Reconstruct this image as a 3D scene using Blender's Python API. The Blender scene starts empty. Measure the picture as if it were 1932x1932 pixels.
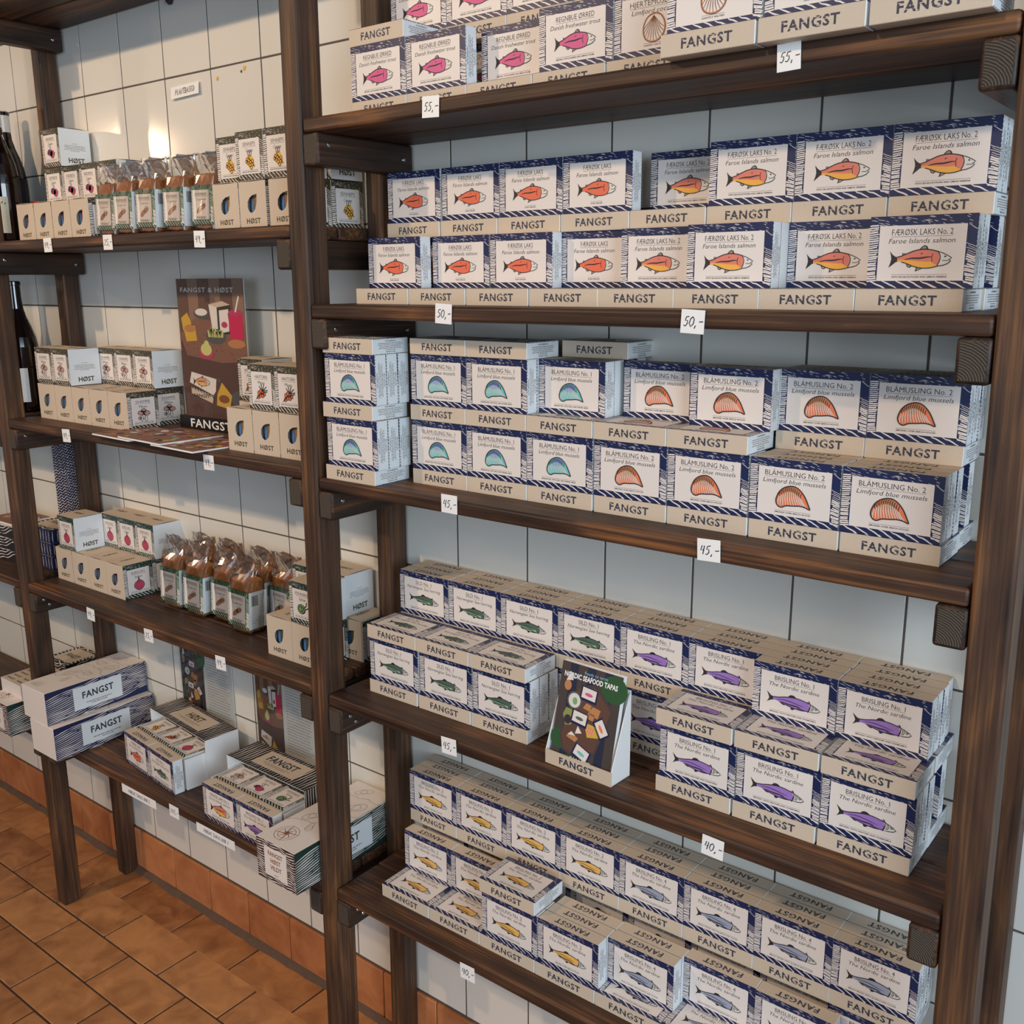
import bpy, bmesh, math, random
from math import sin, cos, pi, radians
from mathutils import Vector, Matrix

# ------------------------------------------------------------------ camera, world, lights, exposure
S = bpy.context.scene
C = S.collection
cam_d = bpy.data.cameras.new('camera')
cam = bpy.data.objects.new('camera', cam_d); C.objects.link(cam)
cam_d.sensor_width = 36.0; cam_d.lens = 36.0 * 1871.63 / 1932.0; cam_d.clip_start = 0.02
YAW, PITCH, ROLL = 0.6627, 1.3412, -0.0057
cam.matrix_world = (Matrix.Translation((2.1416, -1.2458, 1.5177)) @ Matrix.Rotation(YAW, 4, 'Z')
                    @ Matrix.Rotation(PITCH, 4, 'X') @ Matrix.Rotation(ROLL, 4, 'Z'))
S.camera = cam

wd = bpy.data.worlds.new('shop_ambient'); S.world = wd; wd.use_nodes = True
wd.node_tree.nodes['Background'].inputs[0].default_value = (0.62, 0.68, 0.78, 1)
wd.node_tree.nodes['Background'].inputs[1].default_value = 0.30

def lamp(name, kind, loc, energy, color, target=None, size=0.1, size_y=None, angle=None):
    d = bpy.data.lights.new(name, kind); d.energy = energy; d.color = color
    if kind == 'AREA':
        d.size = size
        if size_y: d.shape = 'RECTANGLE'; d.size_y = size_y
    elif kind in ('POINT', 'SPOT'): d.shadow_soft_size = size
    if kind == 'SPOT': d.spot_size = angle or radians(90); d.spot_blend = 0.6
    o = bpy.data.objects.new(name, d); C.objects.link(o); o.location = loc
    if target is not None:
        o.rotation_euler = (Vector(target) - Vector(loc)).to_track_quat('-Z', 'Y').to_euler()
    return o
WARM = (1.0, 0.70, 0.43)
lamp('ceiling_spot_a', 'SPOT', (-0.50, -2.28, 2.82), 125, WARM, (0.1, 0, 1.2), 0.035, angle=radians(80))
lamp('ceiling_spot_b', 'SPOT', (-3.30, -2.25, 2.30), 40, WARM, (0.2, 0, 1.5), 0.05, angle=radians(60))
lamp('ceiling_spot_c', 'SPOT', (1.10, -2.45, 2.85), 85, (1.0, 0.74, 0.50), (1.3, 0, 1.5), 0.05, angle=radians(80))
lamp('daylight_window', 'AREA', (4.30, -1.75, 1.75), 85, (0.72, 0.86, 1.0), (1.2, 0.0, 1.0), 1.7, 1.5)
lamp('cool_front_fill', 'AREA', (2.6, -4.6, 1.5), 42, (0.66, 0.82, 1.0), (1.0, 0.0, 1.0), 2.2, 2.0)  # added bluish fill from the camera side, no known door behind it
vs = S.view_settings
vs.view_transform = 'Standard'; vs.look = 'None'; vs.exposure = -0.2; vs.gamma = 1.0; vs.use_curve_mapping = False

# ------------------------------------------------------------------ materials
def srgb(r, g, b):
    f = lambda c: (c / 255) / 12.92 if c / 255 <= 0.04045 else ((c / 255 + 0.055) / 1.055) ** 2.4
    return (f(r), f(g), f(b), 1.0)
MATS = {}
def mat(name, rgb, rough=0.6, metal=0.0, spec=0.5, noise=0.0, nscale=60.0, bump=0.0):
    m = bpy.data.materials.new(name); m.use_nodes = True
    nt = m.node_tree; b = nt.nodes['Principled BSDF']
    col = srgb(*rgb)
    b.inputs['Base Color'].default_value = col; b.inputs['Roughness'].default_value = rough
    b.inputs['Metallic'].default_value = metal; b.inputs['Specular IOR Level'].default_value = spec
    if noise or bump:
        tc = nt.nodes.new('ShaderNodeTexCoord'); nz = nt.nodes.new('ShaderNodeTexNoise')
        nz.inputs['Scale'].default_value = nscale; nz.inputs['Detail'].default_value = 4
        nt.links.new(tc.outputs['Object'], nz.inputs['Vector'])
        if noise:
            mx = nt.nodes.new('ShaderNodeMix'); mx.data_type = 'RGBA'
            nt.links.new(nz.outputs['Fac'], mx.inputs[0])
            mx.inputs[6].default_value = tuple(max(0, c * (1 - noise)) for c in col[:3]) + (1,)
            mx.inputs[7].default_value = tuple(min(1, c * (1 + noise)) for c in col[:3]) + (1,)
            nt.links.new(mx.outputs[2], b.inputs['Base Color'])
        if bump:
            bp = nt.nodes.new('ShaderNodeBump'); bp.inputs['Strength'].default_value = bump; bp.inputs['Distance'].default_value = 0.002
            nt.links.new(nz.outputs['Fac'], bp.inputs['Height']); nt.links.new(bp.outputs['Normal'], b.inputs['Normal'])
    MATS[name] = m
    return m

def wood(name, axis, dark=(46, 31, 22), mid=(84, 58, 40), light=(136, 92, 56), wear=0.5):
    """dark-stained pine: streaks along AXIS, worn lighter patches"""
    m = bpy.data.materials.new(name); m.use_nodes = True; nt = m.node_tree; N = nt.nodes; Lk = nt.links
    b = N['Principled BSDF']; b.inputs['Specular IOR Level'].default_value = 0.35
    tc = N.new('ShaderNodeTexCoord'); oi = N.new('ShaderNodeObjectInfo')
    add = N.new('ShaderNodeVectorMath'); add.operation = 'ADD'
    sc = N.new('ShaderNodeVectorMath'); sc.operation = 'SCALE'; sc.inputs['Scale'].default_value = 37.0
    cmb = N.new('ShaderNodeCombineXYZ')
    for i in range(3): Lk.new(oi.outputs['Random'], cmb.inputs[i])
    Lk.new(cmb.outputs[0], sc.inputs[0]); Lk.new(tc.outputs['Object'], add.inputs[0]); Lk.new(sc.outputs[0], add.inputs[1])
    def nz(scale, stretch, detail=5, dist=0.0):
        mp = N.new('ShaderNodeMapping'); s = [1, 1, 1]; s[axis] = stretch
        mp.inputs['Scale'].default_value = s
        n = N.new('ShaderNodeTexNoise'); n.inputs['Scale'].default_value = scale; n.inputs['Detail'].default_value = detail
        n.inputs['Distortion'].default_value = dist
        Lk.new(add.outputs[0], mp.inputs[0]); Lk.new(mp.outputs[0], n.inputs['Vector']); return n
    g = nz(260, 0.02, 3, 0.2); p = nz(16, 0.22, 5, 0.8); k = nz(90, 0.05, 4)
    ramp = N.new('ShaderNodeValToRGB'); e = ramp.color_ramp.elements
    e[0].position = 0.36; e[0].color = srgb(*dark); e[1].position = 0.68; e[1].color = srgb(*light)
    em = ramp.color_ramp.elements.new(0.52); em.color = srgb(*mid)
    def madd(a, fa, c, fb):
        q = N.new('ShaderNodeMath'); q.operation = 'MULTIPLY'; Lk.new(a, q.inputs[0]); q.inputs[1].default_value = fa
        r = N.new('ShaderNodeMath'); r.operation = 'MULTIPLY_ADD'; Lk.new(c, r.inputs[0]); r.inputs[1].default_value = fb; Lk.new(q.outputs[0], r.inputs[2])
        return r.outputs[0]
    v = madd(g.outputs['Fac'], 0.30, p.outputs['Fac'], wear); v = madd(v, 1.0, k.outputs['Fac'], 0.70 - wear)
    Lk.new(v, ramp.inputs[0]); Lk.new(ramp.outputs[0], b.inputs['Base Color'])
    rr = N.new('ShaderNodeMapRange'); Lk.new(p.outputs['Fac'], rr.inputs[0]); rr.inputs[3].default_value = 0.38; rr.inputs[4].default_value = 0.62
    Lk.new(rr.outputs[0], b.inputs['Roughness'])
    bp = N.new('ShaderNodeBump'); bp.inputs['Strength'].default_value = 0.25; bp.inputs['Distance'].default_value = 0.0012
    Lk.new(g.outputs['Fac'], bp.inputs['Height']); Lk.new(bp.outputs[0], b.inputs['Normal'])
    MATS[name] = m; return m
WX = wood('stained_wood_board', 0, (34, 24, 20), (74, 50, 36), (150, 98, 54), 0.42); WY = wood('stained_wood_rail', 1, (30, 24, 21), (62, 44, 34), (122, 80, 48), 0.42)
WZ = wood('stained_wood_post', 2, (38, 29, 25), (82, 58, 43), (142, 98, 58), 0.42)

def endgrain():
    m = bpy.data.materials.new('end_grain'); m.use_nodes = True; nt = m.node_tree; N = nt.nodes; Lk = nt.links
    b = N['Principled BSDF']; b.inputs['Roughness'].default_value = 0.8
    tc = N.new('ShaderNodeTexCoord'); mp = N.new('ShaderNodeMapping'); mp.inputs['Scale'].default_value = (1, 0.05, 1)
    w = N.new('ShaderNodeTexWave'); w.wave_type = 'RINGS'; w.rings_direction = 'Y'; w.inputs['Scale'].default_value = 120
    w.inputs['Distortion'].default_value = 2.2; w.inputs['Detail'].default_value = 2
    Lk.new(tc.outputs['Object'], mp.inputs[0]); Lk.new(mp.outputs[0], w.inputs['Vector'])
    r = N.new('ShaderNodeValToRGB'); r.color_ramp.elements[0].color = srgb(36, 30, 26); r.color_ramp.elements[1].color = srgb(92, 80, 66)
    Lk.new(w.outputs['Fac'], r.inputs[0]); Lk.new(r.outputs[0], b.inputs['Base Color'])
    bp = N.new('ShaderNodeBump'); bp.inputs['Strength'].default_value = 0.5; bp.inputs['Distance'].default_value = 0.001
    Lk.new(w.outputs['Fac'], bp.inputs['Height']); Lk.new(bp.outputs[0], b.inputs['Normal'])
    return m
MATS['end_grain'] = EG = endgrain()

def claytile(name, a, c):
    m = bpy.data.materials.new(name); m.use_nodes = True; nt = m.node_tree; N = nt.nodes; Lk = nt.links
    b = N['Principled BSDF']; b.inputs['Roughness'].default_value = 0.55; b.inputs['Specular IOR Level'].default_value = 0.4
    tc = N.new('ShaderNodeTexCoord'); oi = N.new('ShaderNodeObjectInfo'); cmb = N.new('ShaderNodeCombineXYZ')
    ml = N.new('ShaderNodeMath'); ml.operation = 'MULTIPLY'; ml.inputs[1].default_value = 50; Lk.new(oi.outputs['Random'], ml.inputs[0])
    for i in range(3): Lk.new(ml.outputs[0], cmb.inputs[i])
    ad = N.new('ShaderNodeVectorMath'); Lk.new(tc.outputs['Object'], ad.inputs[0]); Lk.new(cmb.outputs[0], ad.inputs[1])
    n1 = N.new('ShaderNodeTexNoise'); n1.inputs['Scale'].default_value = 14; n1.inputs['Detail'].default_value = 6; n1.inputs['Distortion'].default_value = 0.8
    n2 = N.new('ShaderNodeTexNoise'); n2.inputs['Scale'].default_value = 420; n2.inputs['Detail'].default_value = 2
    Lk.new(ad.outputs[0], n1.inputs['Vector']); Lk.new(ad.outputs[0], n2.inputs['Vector'])
    mr = N.new('ShaderNodeMath'); mr.operation = 'MULTIPLY_ADD'; Lk.new(n2.outputs['Fac'], mr.inputs[0]); mr.inputs[1].default_value = 0.22; Lk.new(n1.outputs['Fac'], mr.inputs[2])
    m2 = N.new('ShaderNodeMath'); m2.operation = 'MULTIPLY_ADD'; Lk.new(oi.outputs['Random'], m2.inputs[0]); m2.inputs[1].default_value = 0.28; Lk.new(mr.outputs[0], m2.inputs[2])
    r = N.new('ShaderNodeValToRGB'); r.color_ramp.elements[0].position = 0.40; r.color_ramp.elements[1].position = 0.98
    r.color_ramp.elements[0].color = srgb(*a); r.color_ramp.elements[1].color = srgb(*c)
    Lk.new(m2.outputs[0], r.inputs[0]); Lk.new(r.outputs[0], b.inputs['Base Color'])
    bp = N.new('ShaderNodeBump'); bp.inputs['Strength'].default_value = 0.2; bp.inputs['Distance'].default_value = 0.001
    Lk.new(n2.outputs['Fac'], bp.inputs['Height']); Lk.new(bp.outputs[0], b.inputs['Normal'])
    MATS[name] = m; return m
claytile('clay_floor', (122, 72, 40), (196, 136, 84)); claytile('clay_skirting', (152, 90, 52), (196, 128, 82))
mat('glazed_tile', (226, 222, 212), 0.10, noise=0.02, nscale=6)
mat('grout', (92, 84, 76), 0.9); mat('mortar', (96, 74, 58), 0.9, noise=0.25, nscale=90); mat('floor_joint', (62, 46, 36), 0.9, noise=0.2)
mat('kraft', (208, 190, 168), 0.7, noise=0.05, nscale=300); mat('cream', (232, 222, 214), 0.45, noise=0.02, nscale=200)
mat('board_white', (232, 236, 236), 0.55); mat('white_card', (244, 243, 240), 0.5)
mat('navy', (26, 37, 80), 0.42); mat('olive', (62, 58, 40), 0.5); mat('forest', (26, 58, 50), 0.5); mat('maroon', (62, 38, 38), 0.5); mat('blackish', (34, 30, 32), 0.5)
mat('leafgreen', (42, 92, 60), 0.5)
mat('ink', (46, 40, 42), 0.6); mat('greyink', (92, 88, 92), 0.6); mat('paleink', (150, 142, 138), 0.6); mat('logo', (58, 60, 74), 0.6); mat('olivelogo', (74, 68, 48), 0.6); mat('mapline', (150, 128, 104), 0.7)
mat('handink', (58, 36, 30), 0.6); mat('bluepen', (34, 34, 60), 0.6)
for n, c in dict(salmon=(232, 112, 82), salmontop=(224, 128, 108), amber=(244, 178, 74), pinkfish=(214, 92, 142), gold=(238, 186, 100), peach=(222, 164, 124), mint=(150, 190, 150), mintdark=(82, 104, 92),
                 purple=(158, 120, 196), greyfish=(158, 164, 186), teal=(110, 196, 196), tealdark=(110, 140, 196), coral=(236, 128, 84), beet=(190, 64, 104), beetdark=(110, 40, 96), mustard=(232, 182, 60),
                 mushroom=(196, 150, 136), orange=(222, 112, 62), onion=(206, 76, 104), fennel=(128, 170, 112), crisp=(190, 128, 84), brownart=(138, 84, 52), red=(196, 44, 40), hotpink=(204, 40, 88),
                 tinyellow=(212, 172, 62), bowlgrey=(92, 90, 88), cabbage=(206, 204, 130), plank=(150, 116, 96), plankdark=(112, 82, 66), stump=(96, 66, 54), stumplight=(140, 98, 78), darkblue=(34, 40, 66), slate=(72, 62, 60), tingreen=(140, 150, 84), leafblur=(44, 86, 50), bread=(190, 132, 84), paper=(224, 220, 212), skyblue=(150, 196, 224), darkpurple=(60, 44, 62)).items():
    mat(n, c, 0.5)
mat('crispbread', (170, 108, 48), 0.75, noise=0.55, nscale=260, bump=1.0)
mat('steel', (170, 180, 190), 0.25, 1.0); mat('black_plastic', (26, 24, 26), 0.35); mat('bottle_glass', (22, 10, 12), 0.06, spec=0.9); mat('foil', (226, 222, 216), 0.3)
mat('wine_label', (232, 222, 196), 0.6); mat('interior', (60, 48, 40), 0.9)
mat('jar_beet', (150, 40, 60), 0.12); mat('jar_mustard', (150, 110, 70), 0.12); mat('jar_mushroom', (172, 120, 92), 0.12); mat('jar_onion', (96, 44, 92), 0.12); mat('jar_fennel', (84, 84, 56), 0.12); mat('jar_reflection_blue', (92, 140, 196), 0.12)

def film(name, tint, gloss, alpha, top=0.85):
    m = bpy.data.materials.new(name); m.use_nodes = True; nt = m.node_tree; N = nt.nodes; Lk = nt.links
    for n in list(N):
        if n.type == 'BSDF_PRINCIPLED': N.remove(n)
    out = N['Material Output']; t = N.new('ShaderNodeBsdfTransparent'); t.inputs[0].default_value = tint
    g = N.new('ShaderNodeBsdfGlossy'); g.inputs['Roughness'].default_value = gloss
    lw = N.new('ShaderNodeLayerWeight'); lw.inputs[0].default_value = 0.35
    mr = N.new('ShaderNodeMapRange'); mr.inputs[3].default_value = alpha; mr.inputs[4].default_value = top; Lk.new(lw.outputs['Fresnel'], mr.inputs[0])
    mx = N.new('ShaderNodeMixShader'); Lk.new(mr.outputs[0], mx.inputs[0]); Lk.new(t.outputs[0], mx.inputs[1]); Lk.new(g.outputs[0], mx.inputs[2])
    Lk.new(mx.outputs[0], out.inputs[0]); MATS[name] = m; return m
film('bag_film', (0.97, 0.96, 0.95, 1), 0.12, 0.10); film('acrylic', (0.98, 0.985, 0.985, 1), 0.03, 0.0, 0.6)

# ------------------------------------------------------------------ object helpers
def link(name, me, parent=None, loc=None, kind=None):
    o = bpy.data.objects.new(name, me); C.objects.link(o)
    if parent is not None: o.parent = parent
    if loc is not None: o.location = loc
    if kind: o['kind'] = kind
    return o
def tag(o, label, cat, group=None):
    o['label'] = label; o['category'] = cat
    if group: o['group'] = group
    return o
def thing(name, label, cat, loc=(0, 0, 0), group=None, rotz=0.0):
    o = bpy.data.objects.new(name, None); C.objects.link(o); o.location = loc; o.rotation_euler = (0, 0, rotz)
    o.empty_display_size = 0.05
    return tag(o, label, cat, group)
class MB:
    """collects polygons with a material each, builds ONE mesh"""
    def __init__(s): s.v = []; s.f = []; s.m = []; s.mats = []
    def mi(s, m):
        if m not in s.mats: s.mats.append(m)
        return s.mats.index(m)
    def poly(s, pts, m):
        i = len(s.v); s.v.extend([tuple(p) for p in pts]); s.f.append(tuple(range(i, i + len(pts)))); s.m.append(s.mi(m))
    def box(s, a, b, m, skip=()):
        (x0, y0, z0), (x1, y1, z1) = a, b
        F = {'-y': [(x0, y0, z0), (x1, y0, z0), (x1, y0, z1), (x0, y0, z1)], '+y': [(x1, y1, z0), (x0, y1, z0), (x0, y1, z1), (x1, y1, z1)],
             '-x': [(x0, y1, z0), (x0, y0, z0), (x0, y0, z1), (x0, y1, z1)], '+x': [(x1, y0, z0), (x1, y1, z0), (x1, y1, z1), (x1, y0, z1)],
             '+z': [(x0, y0, z1), (x1, y0, z1), (x1, y1, z1), (x0, y1, z1)], '-z': [(x0, y1, z0), (x1, y1, z0), (x1, y0, z0), (x0, y0, z0)]}
        for k, q in F.items():
            if k not in skip: s.poly(q, m[k] if isinstance(m, dict) and k in m else (m['*'] if isinstance(m, dict) else m))
    def lathe(s, prof, m, n=24, c=(0, 0), mats=None):
        """closed profile of (r,z); one material, or mats[i] per band"""
        ring = [[(c[0] + r * cos(2 * pi * k / n), c[1] + r * sin(2 * pi * k / n), z) for k in range(n)] for r, z in prof]
        for i in range(len(prof) - 1):
            for k in range(n):
                k2 = (k + 1) % n
                s.poly([ring[i][k], ring[i][k2], ring[i + 1][k2], ring[i + 1][k]], mats[i] if mats else m)
        s.poly(ring[0][::-1], mats[0] if mats else m); s.poly(ring[-1], mats[-1] if mats else m)
    def mesh(s, name, smooth=False):
        me = bpy.data.meshes.new(name); me.from_pydata(s.v, [], s.f)
        for m in s.mats: me.materials.append(MATS[m])
        me.polygons.foreach_set('material_index', s.m)
        if smooth: me.polygons.foreach_set('use_smooth', [True] * len(s.f))
        me.update(); return me
def bevelbox(name, size, r, m, seg=2, m_end=None, end_axis=None):
    """box with its corner at the origin and rounded edges; faces normal to end_axis may have another material"""
    bm = bmesh.new(); bmesh.ops.create_cube(bm, size=1)
    for v in bm.verts: v.co = Vector(((v.co.x + .5) * size[0], (v.co.y + .5) * size[1], (v.co.z + .5) * size[2]))
    bmesh.ops.bevel(bm, geom=list(bm.edges), offset=r, segments=seg, affect='EDGES', profile=0.5)
    me = bpy.data.meshes.new(name)
    if m_end:
        bm.normal_update()
        for f in bm.faces: f.material_index = 1 if abs(f.normal[end_axis]) > 0.98 else 0
    bm.normal_update()
    for f in bm.faces: f.smooth = max(abs(c) for c in f.normal) < .999
    bm.to_mesh(me); bm.free(); me.materials.append(MATS[m])
    if m_end: me.materials.append(MATS[m_end])
    return me

# ------------------------------------------------------------------ print: flat ink on a face, laid in layers
_TX = {}
def text_geo(s, shear=0.0, bold=0.0, gap=1.0):
    k = (s, shear, bold, gap)
    if k in _TX: return _TX[k]
    cu = bpy.data.curves.new('txt', 'FONT'); cu.body = s; cu.size = 1.0; cu.shear = shear; cu.offset = bold; cu.space_character = gap
    cu.resolution_u = 2; cu.fill_mode = 'FRONT'
    o = bpy.data.objects.new('txt', cu); C.objects.link(o)
    me = o.to_mesh() if False else bpy.data.meshes.new_from_object(o.evaluated_get(bpy.context.evaluated_depsgraph_get()))
    vs_ = [(v.co.x, v.co.y) for v in me.vertices]; fs = [tuple(p.vertices) for p in me.polygons]
    bpy.data.objects.remove(o); bpy.data.curves.remove(cu); bpy.data.meshes.remove(me)
    if vs_:
        x0 = min(v[0] for v in vs_); x1 = max(v[0] for v in vs_); y1 = max(v[1] for v in vs_)
    else: x0 = x1 = 0; y1 = 1
    _TX[k] = (vs_, fs, x0, x1, y1); return _TX[k]
EPS = 0.0001
class Print:
    def __init__(s, mb, O, U, V):
        s.mb = mb; s.O = Vector(O); s.U = Vector(U); s.V = Vector(V); s.N = s.U.cross(s.V)
    def P(s, u, v, l): return s.O + s.U * u + s.V * v + s.N * (EPS * l)
    def poly(s, pts, m, l=1):
        a = sum(p[0] * q[1] - q[0] * p[1] for p, q in zip(pts, pts[1:] + pts[:1]))
        if a < 0: pts = pts[::-1]
        s.mb.poly([s.P(u, v, l) for u, v in pts], m)
    def rect(s, u0, v0, u1, v1, m, l=1): s.poly([(u0, v0), (u1, v0), (u1, v1), (u0, v1)], m, l)
    def ell(s, cu, cv, ru, rv, m, l=1, n=14, rot=0.0):
        s.poly([(cu + ru * cos(t) * cos(rot) - rv * sin(t) * sin(rot), cv + ru * cos(t) * sin(rot) + rv * sin(t) * cos(rot)) for t in [2 * pi * k / n for k in range(n)]], m, l)
    def stroke(s, pts, w, m, l=2, taper=False):
        n = len(pts); L = []; R = []
        for i, (x, y) in enumerate(pts):
            ax, ay = pts[max(0, i - 1)]; bx, by = pts[min(n - 1, i + 1)]
            dx, dy = bx - ax, by - ay; d = math.hypot(dx, dy) or 1
            ww = w * (0.25 + 0.75 * sin(pi * (i + .5) / n)) if taper else w
            L.append((x - dy / d * ww / 2, y + dx / d * ww / 2)); R.append((x + dy / d * ww / 2, y - dx / d * ww / 2))
        for i in range(n - 1): s.poly([R[i], R[i + 1], L[i + 1], L[i]], m, l)
    def text(s, t, cu, v, h, m, l=3, width=None, shear=0.0, bold=0.0, gap=1.0, align='c'):
        """baseline at v, capital height h; WIDTH squeezes the line to that length"""
        vs_, fs, x0, x1, _ = text_geo(t, shear, bold, gap)
        if not vs_: return
        k = h / 0.70; kx = k if width is None else width / (x1 - x0)
        off = cu - (x0 + x1) / 2 * kx if align == 'c' else cu - x0 * kx
        i = len(s.mb.v); s.mb.v.extend([tuple(s.P(off + x * kx, v + y * k, l)) for x, y in vs_])
        j = s.mb.mi(m)
        for f in fs: s.mb.f.append(tuple(i + a for a in f)); s.mb.m.append(j)
    def para(s, u0, v1, w, n, dv, m='paleink', l=2, rnd=random.Random(1), h=0.35, centre=True):
        for i in range(n):
            ww = w * (rnd.uniform(.82, 1) if i < n - 1 else rnd.uniform(.35, .7)); a = u0 + (w - ww) / 2 if centre else u0
            x = a
            while x < a + ww:
                q = min(rnd.uniform(.035, .12) * w, a + ww - x); s.rect(x, v1 - i * dv - dv * h, x + q, v1 - i * dv, m, l); x += q + .018 * w
def wob(rnd, a, b, n, amp):
    return [(a[0] + (b[0] - a[0]) * i / n + (rnd.uniform(-amp, amp) if 0 < i < n else 0), a[1] + (b[1] - a[1]) * i / n + rnd.uniform(-amp, amp)) for i in range(n + 1)]
def carved_border(P, w, h, il, ir, ib, it, dark, light, seed, l=1, fine=1.0):
    """woodcut border round a panel: short strokes at the sides, diagonal waves below, fine dashes above"""
    r = random.Random(seed); P.rect(0, 0, w, h, dark, l)
    n = int(26 * fine)
    for i in range(n):
        v = h * (0.10 + 0.80 * i / n) + r.uniform(-.004, .004) * h; t = h * .5 / n * r.uniform(.75, 1.2)
        P.stroke(wob(r, (0, v), (il * r.uniform(.82, .98), v + h * .012), 3, h * .004), t, light, l + 1)
        if i < n * .62 or r.random() < .35:
            P.stroke(wob(r, (w - ir * r.uniform(.72, .98), v - h * .01), (w, v - h * .03 - h * .002 * i), 3, h * .004), t * (.95 if i < n * .5 else .4), light, l + 1)
    for i in range(8):                                                # diagonal waves under the panel
        u = w * (0.02 + i * .125); e = min(w, u + w * .16)
        a = (u, ib * r.uniform(.92, 1.02)); b = (e, ib * (1 - (e - u) / (w * .16)) * .9)
        P.stroke(wob(r, a, b, 5, ib * .07), h * .021, light, l + 1, taper=True)
        if i % 2: P.stroke(wob(r, (a[0] - w * .05, a[1] * .55), (a[0] + w * .04, 0), 4, ib * .05), h * .015, light, l + 1, taper=True)
    for i in range(46):                                               # fine dashes above
        u = r.uniform(0, w * .92); v = h - it * r.uniform(.04, .95); q = w * r.uniform(.02, .07) * (1.2 - u / w * .7)
        P.stroke([(u, v), (u + q * .5, v - it * .05), (u + q, v - it * .12)], h * .006 * r.uniform(.6, 1.3), light, l + 1, taper=True)
def waves(P, w, h, n, dark, light, seed, l=1, t=0.5, slope=0.0):
    """wood-grain stripes across a whole face"""
    r = random.Random(seed); P.rect(0, 0, w, h, dark, l)
    for i in range(n):
        v = h * (i + .5) / n; u = 0.0
        while u < w:
            q = w * r.uniform(.12, .42); e = min(w, u + q)
            pts = [(u + (e - u) * k / 6, min(h, max(0, v + slope * (u + (e - u) * k / 6 - w / 2) + h / n * .35 * sin(5 * (u + (e - u) * k / 6) / w * 3 + i * .35) + r.uniform(-.05, .05) * h / n))) for k in range(7)]
            P.stroke(pts, h / n * t * r.uniform(.6, 1.1), light, l + 1, taper=True); u = e + w * r.uniform(.0, .02)

def smooth(pts, closed=False, k=3):
    n = len(pts); out = []
    for i in range(n if closed else n - 1):
        p = [pts[(i + j) % n] if closed else pts[min(n - 1, max(0, i + j))] for j in (-1, 0, 1, 2)]
        for s_ in range(k):
            t = s_ / k; out.append(tuple(.5 * (2 * p[1][c] + (p[2][c] - p[0][c]) * t + (2 * p[0][c] - 5 * p[1][c] + 4 * p[2][c] - p[3][c]) * t * t + (3 * p[1][c] - p[0][c] - 3 * p[2][c] + p[3][c]) * t ** 3) for c in (0, 1)))
    return out if closed else out + [pts[-1]]
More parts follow.
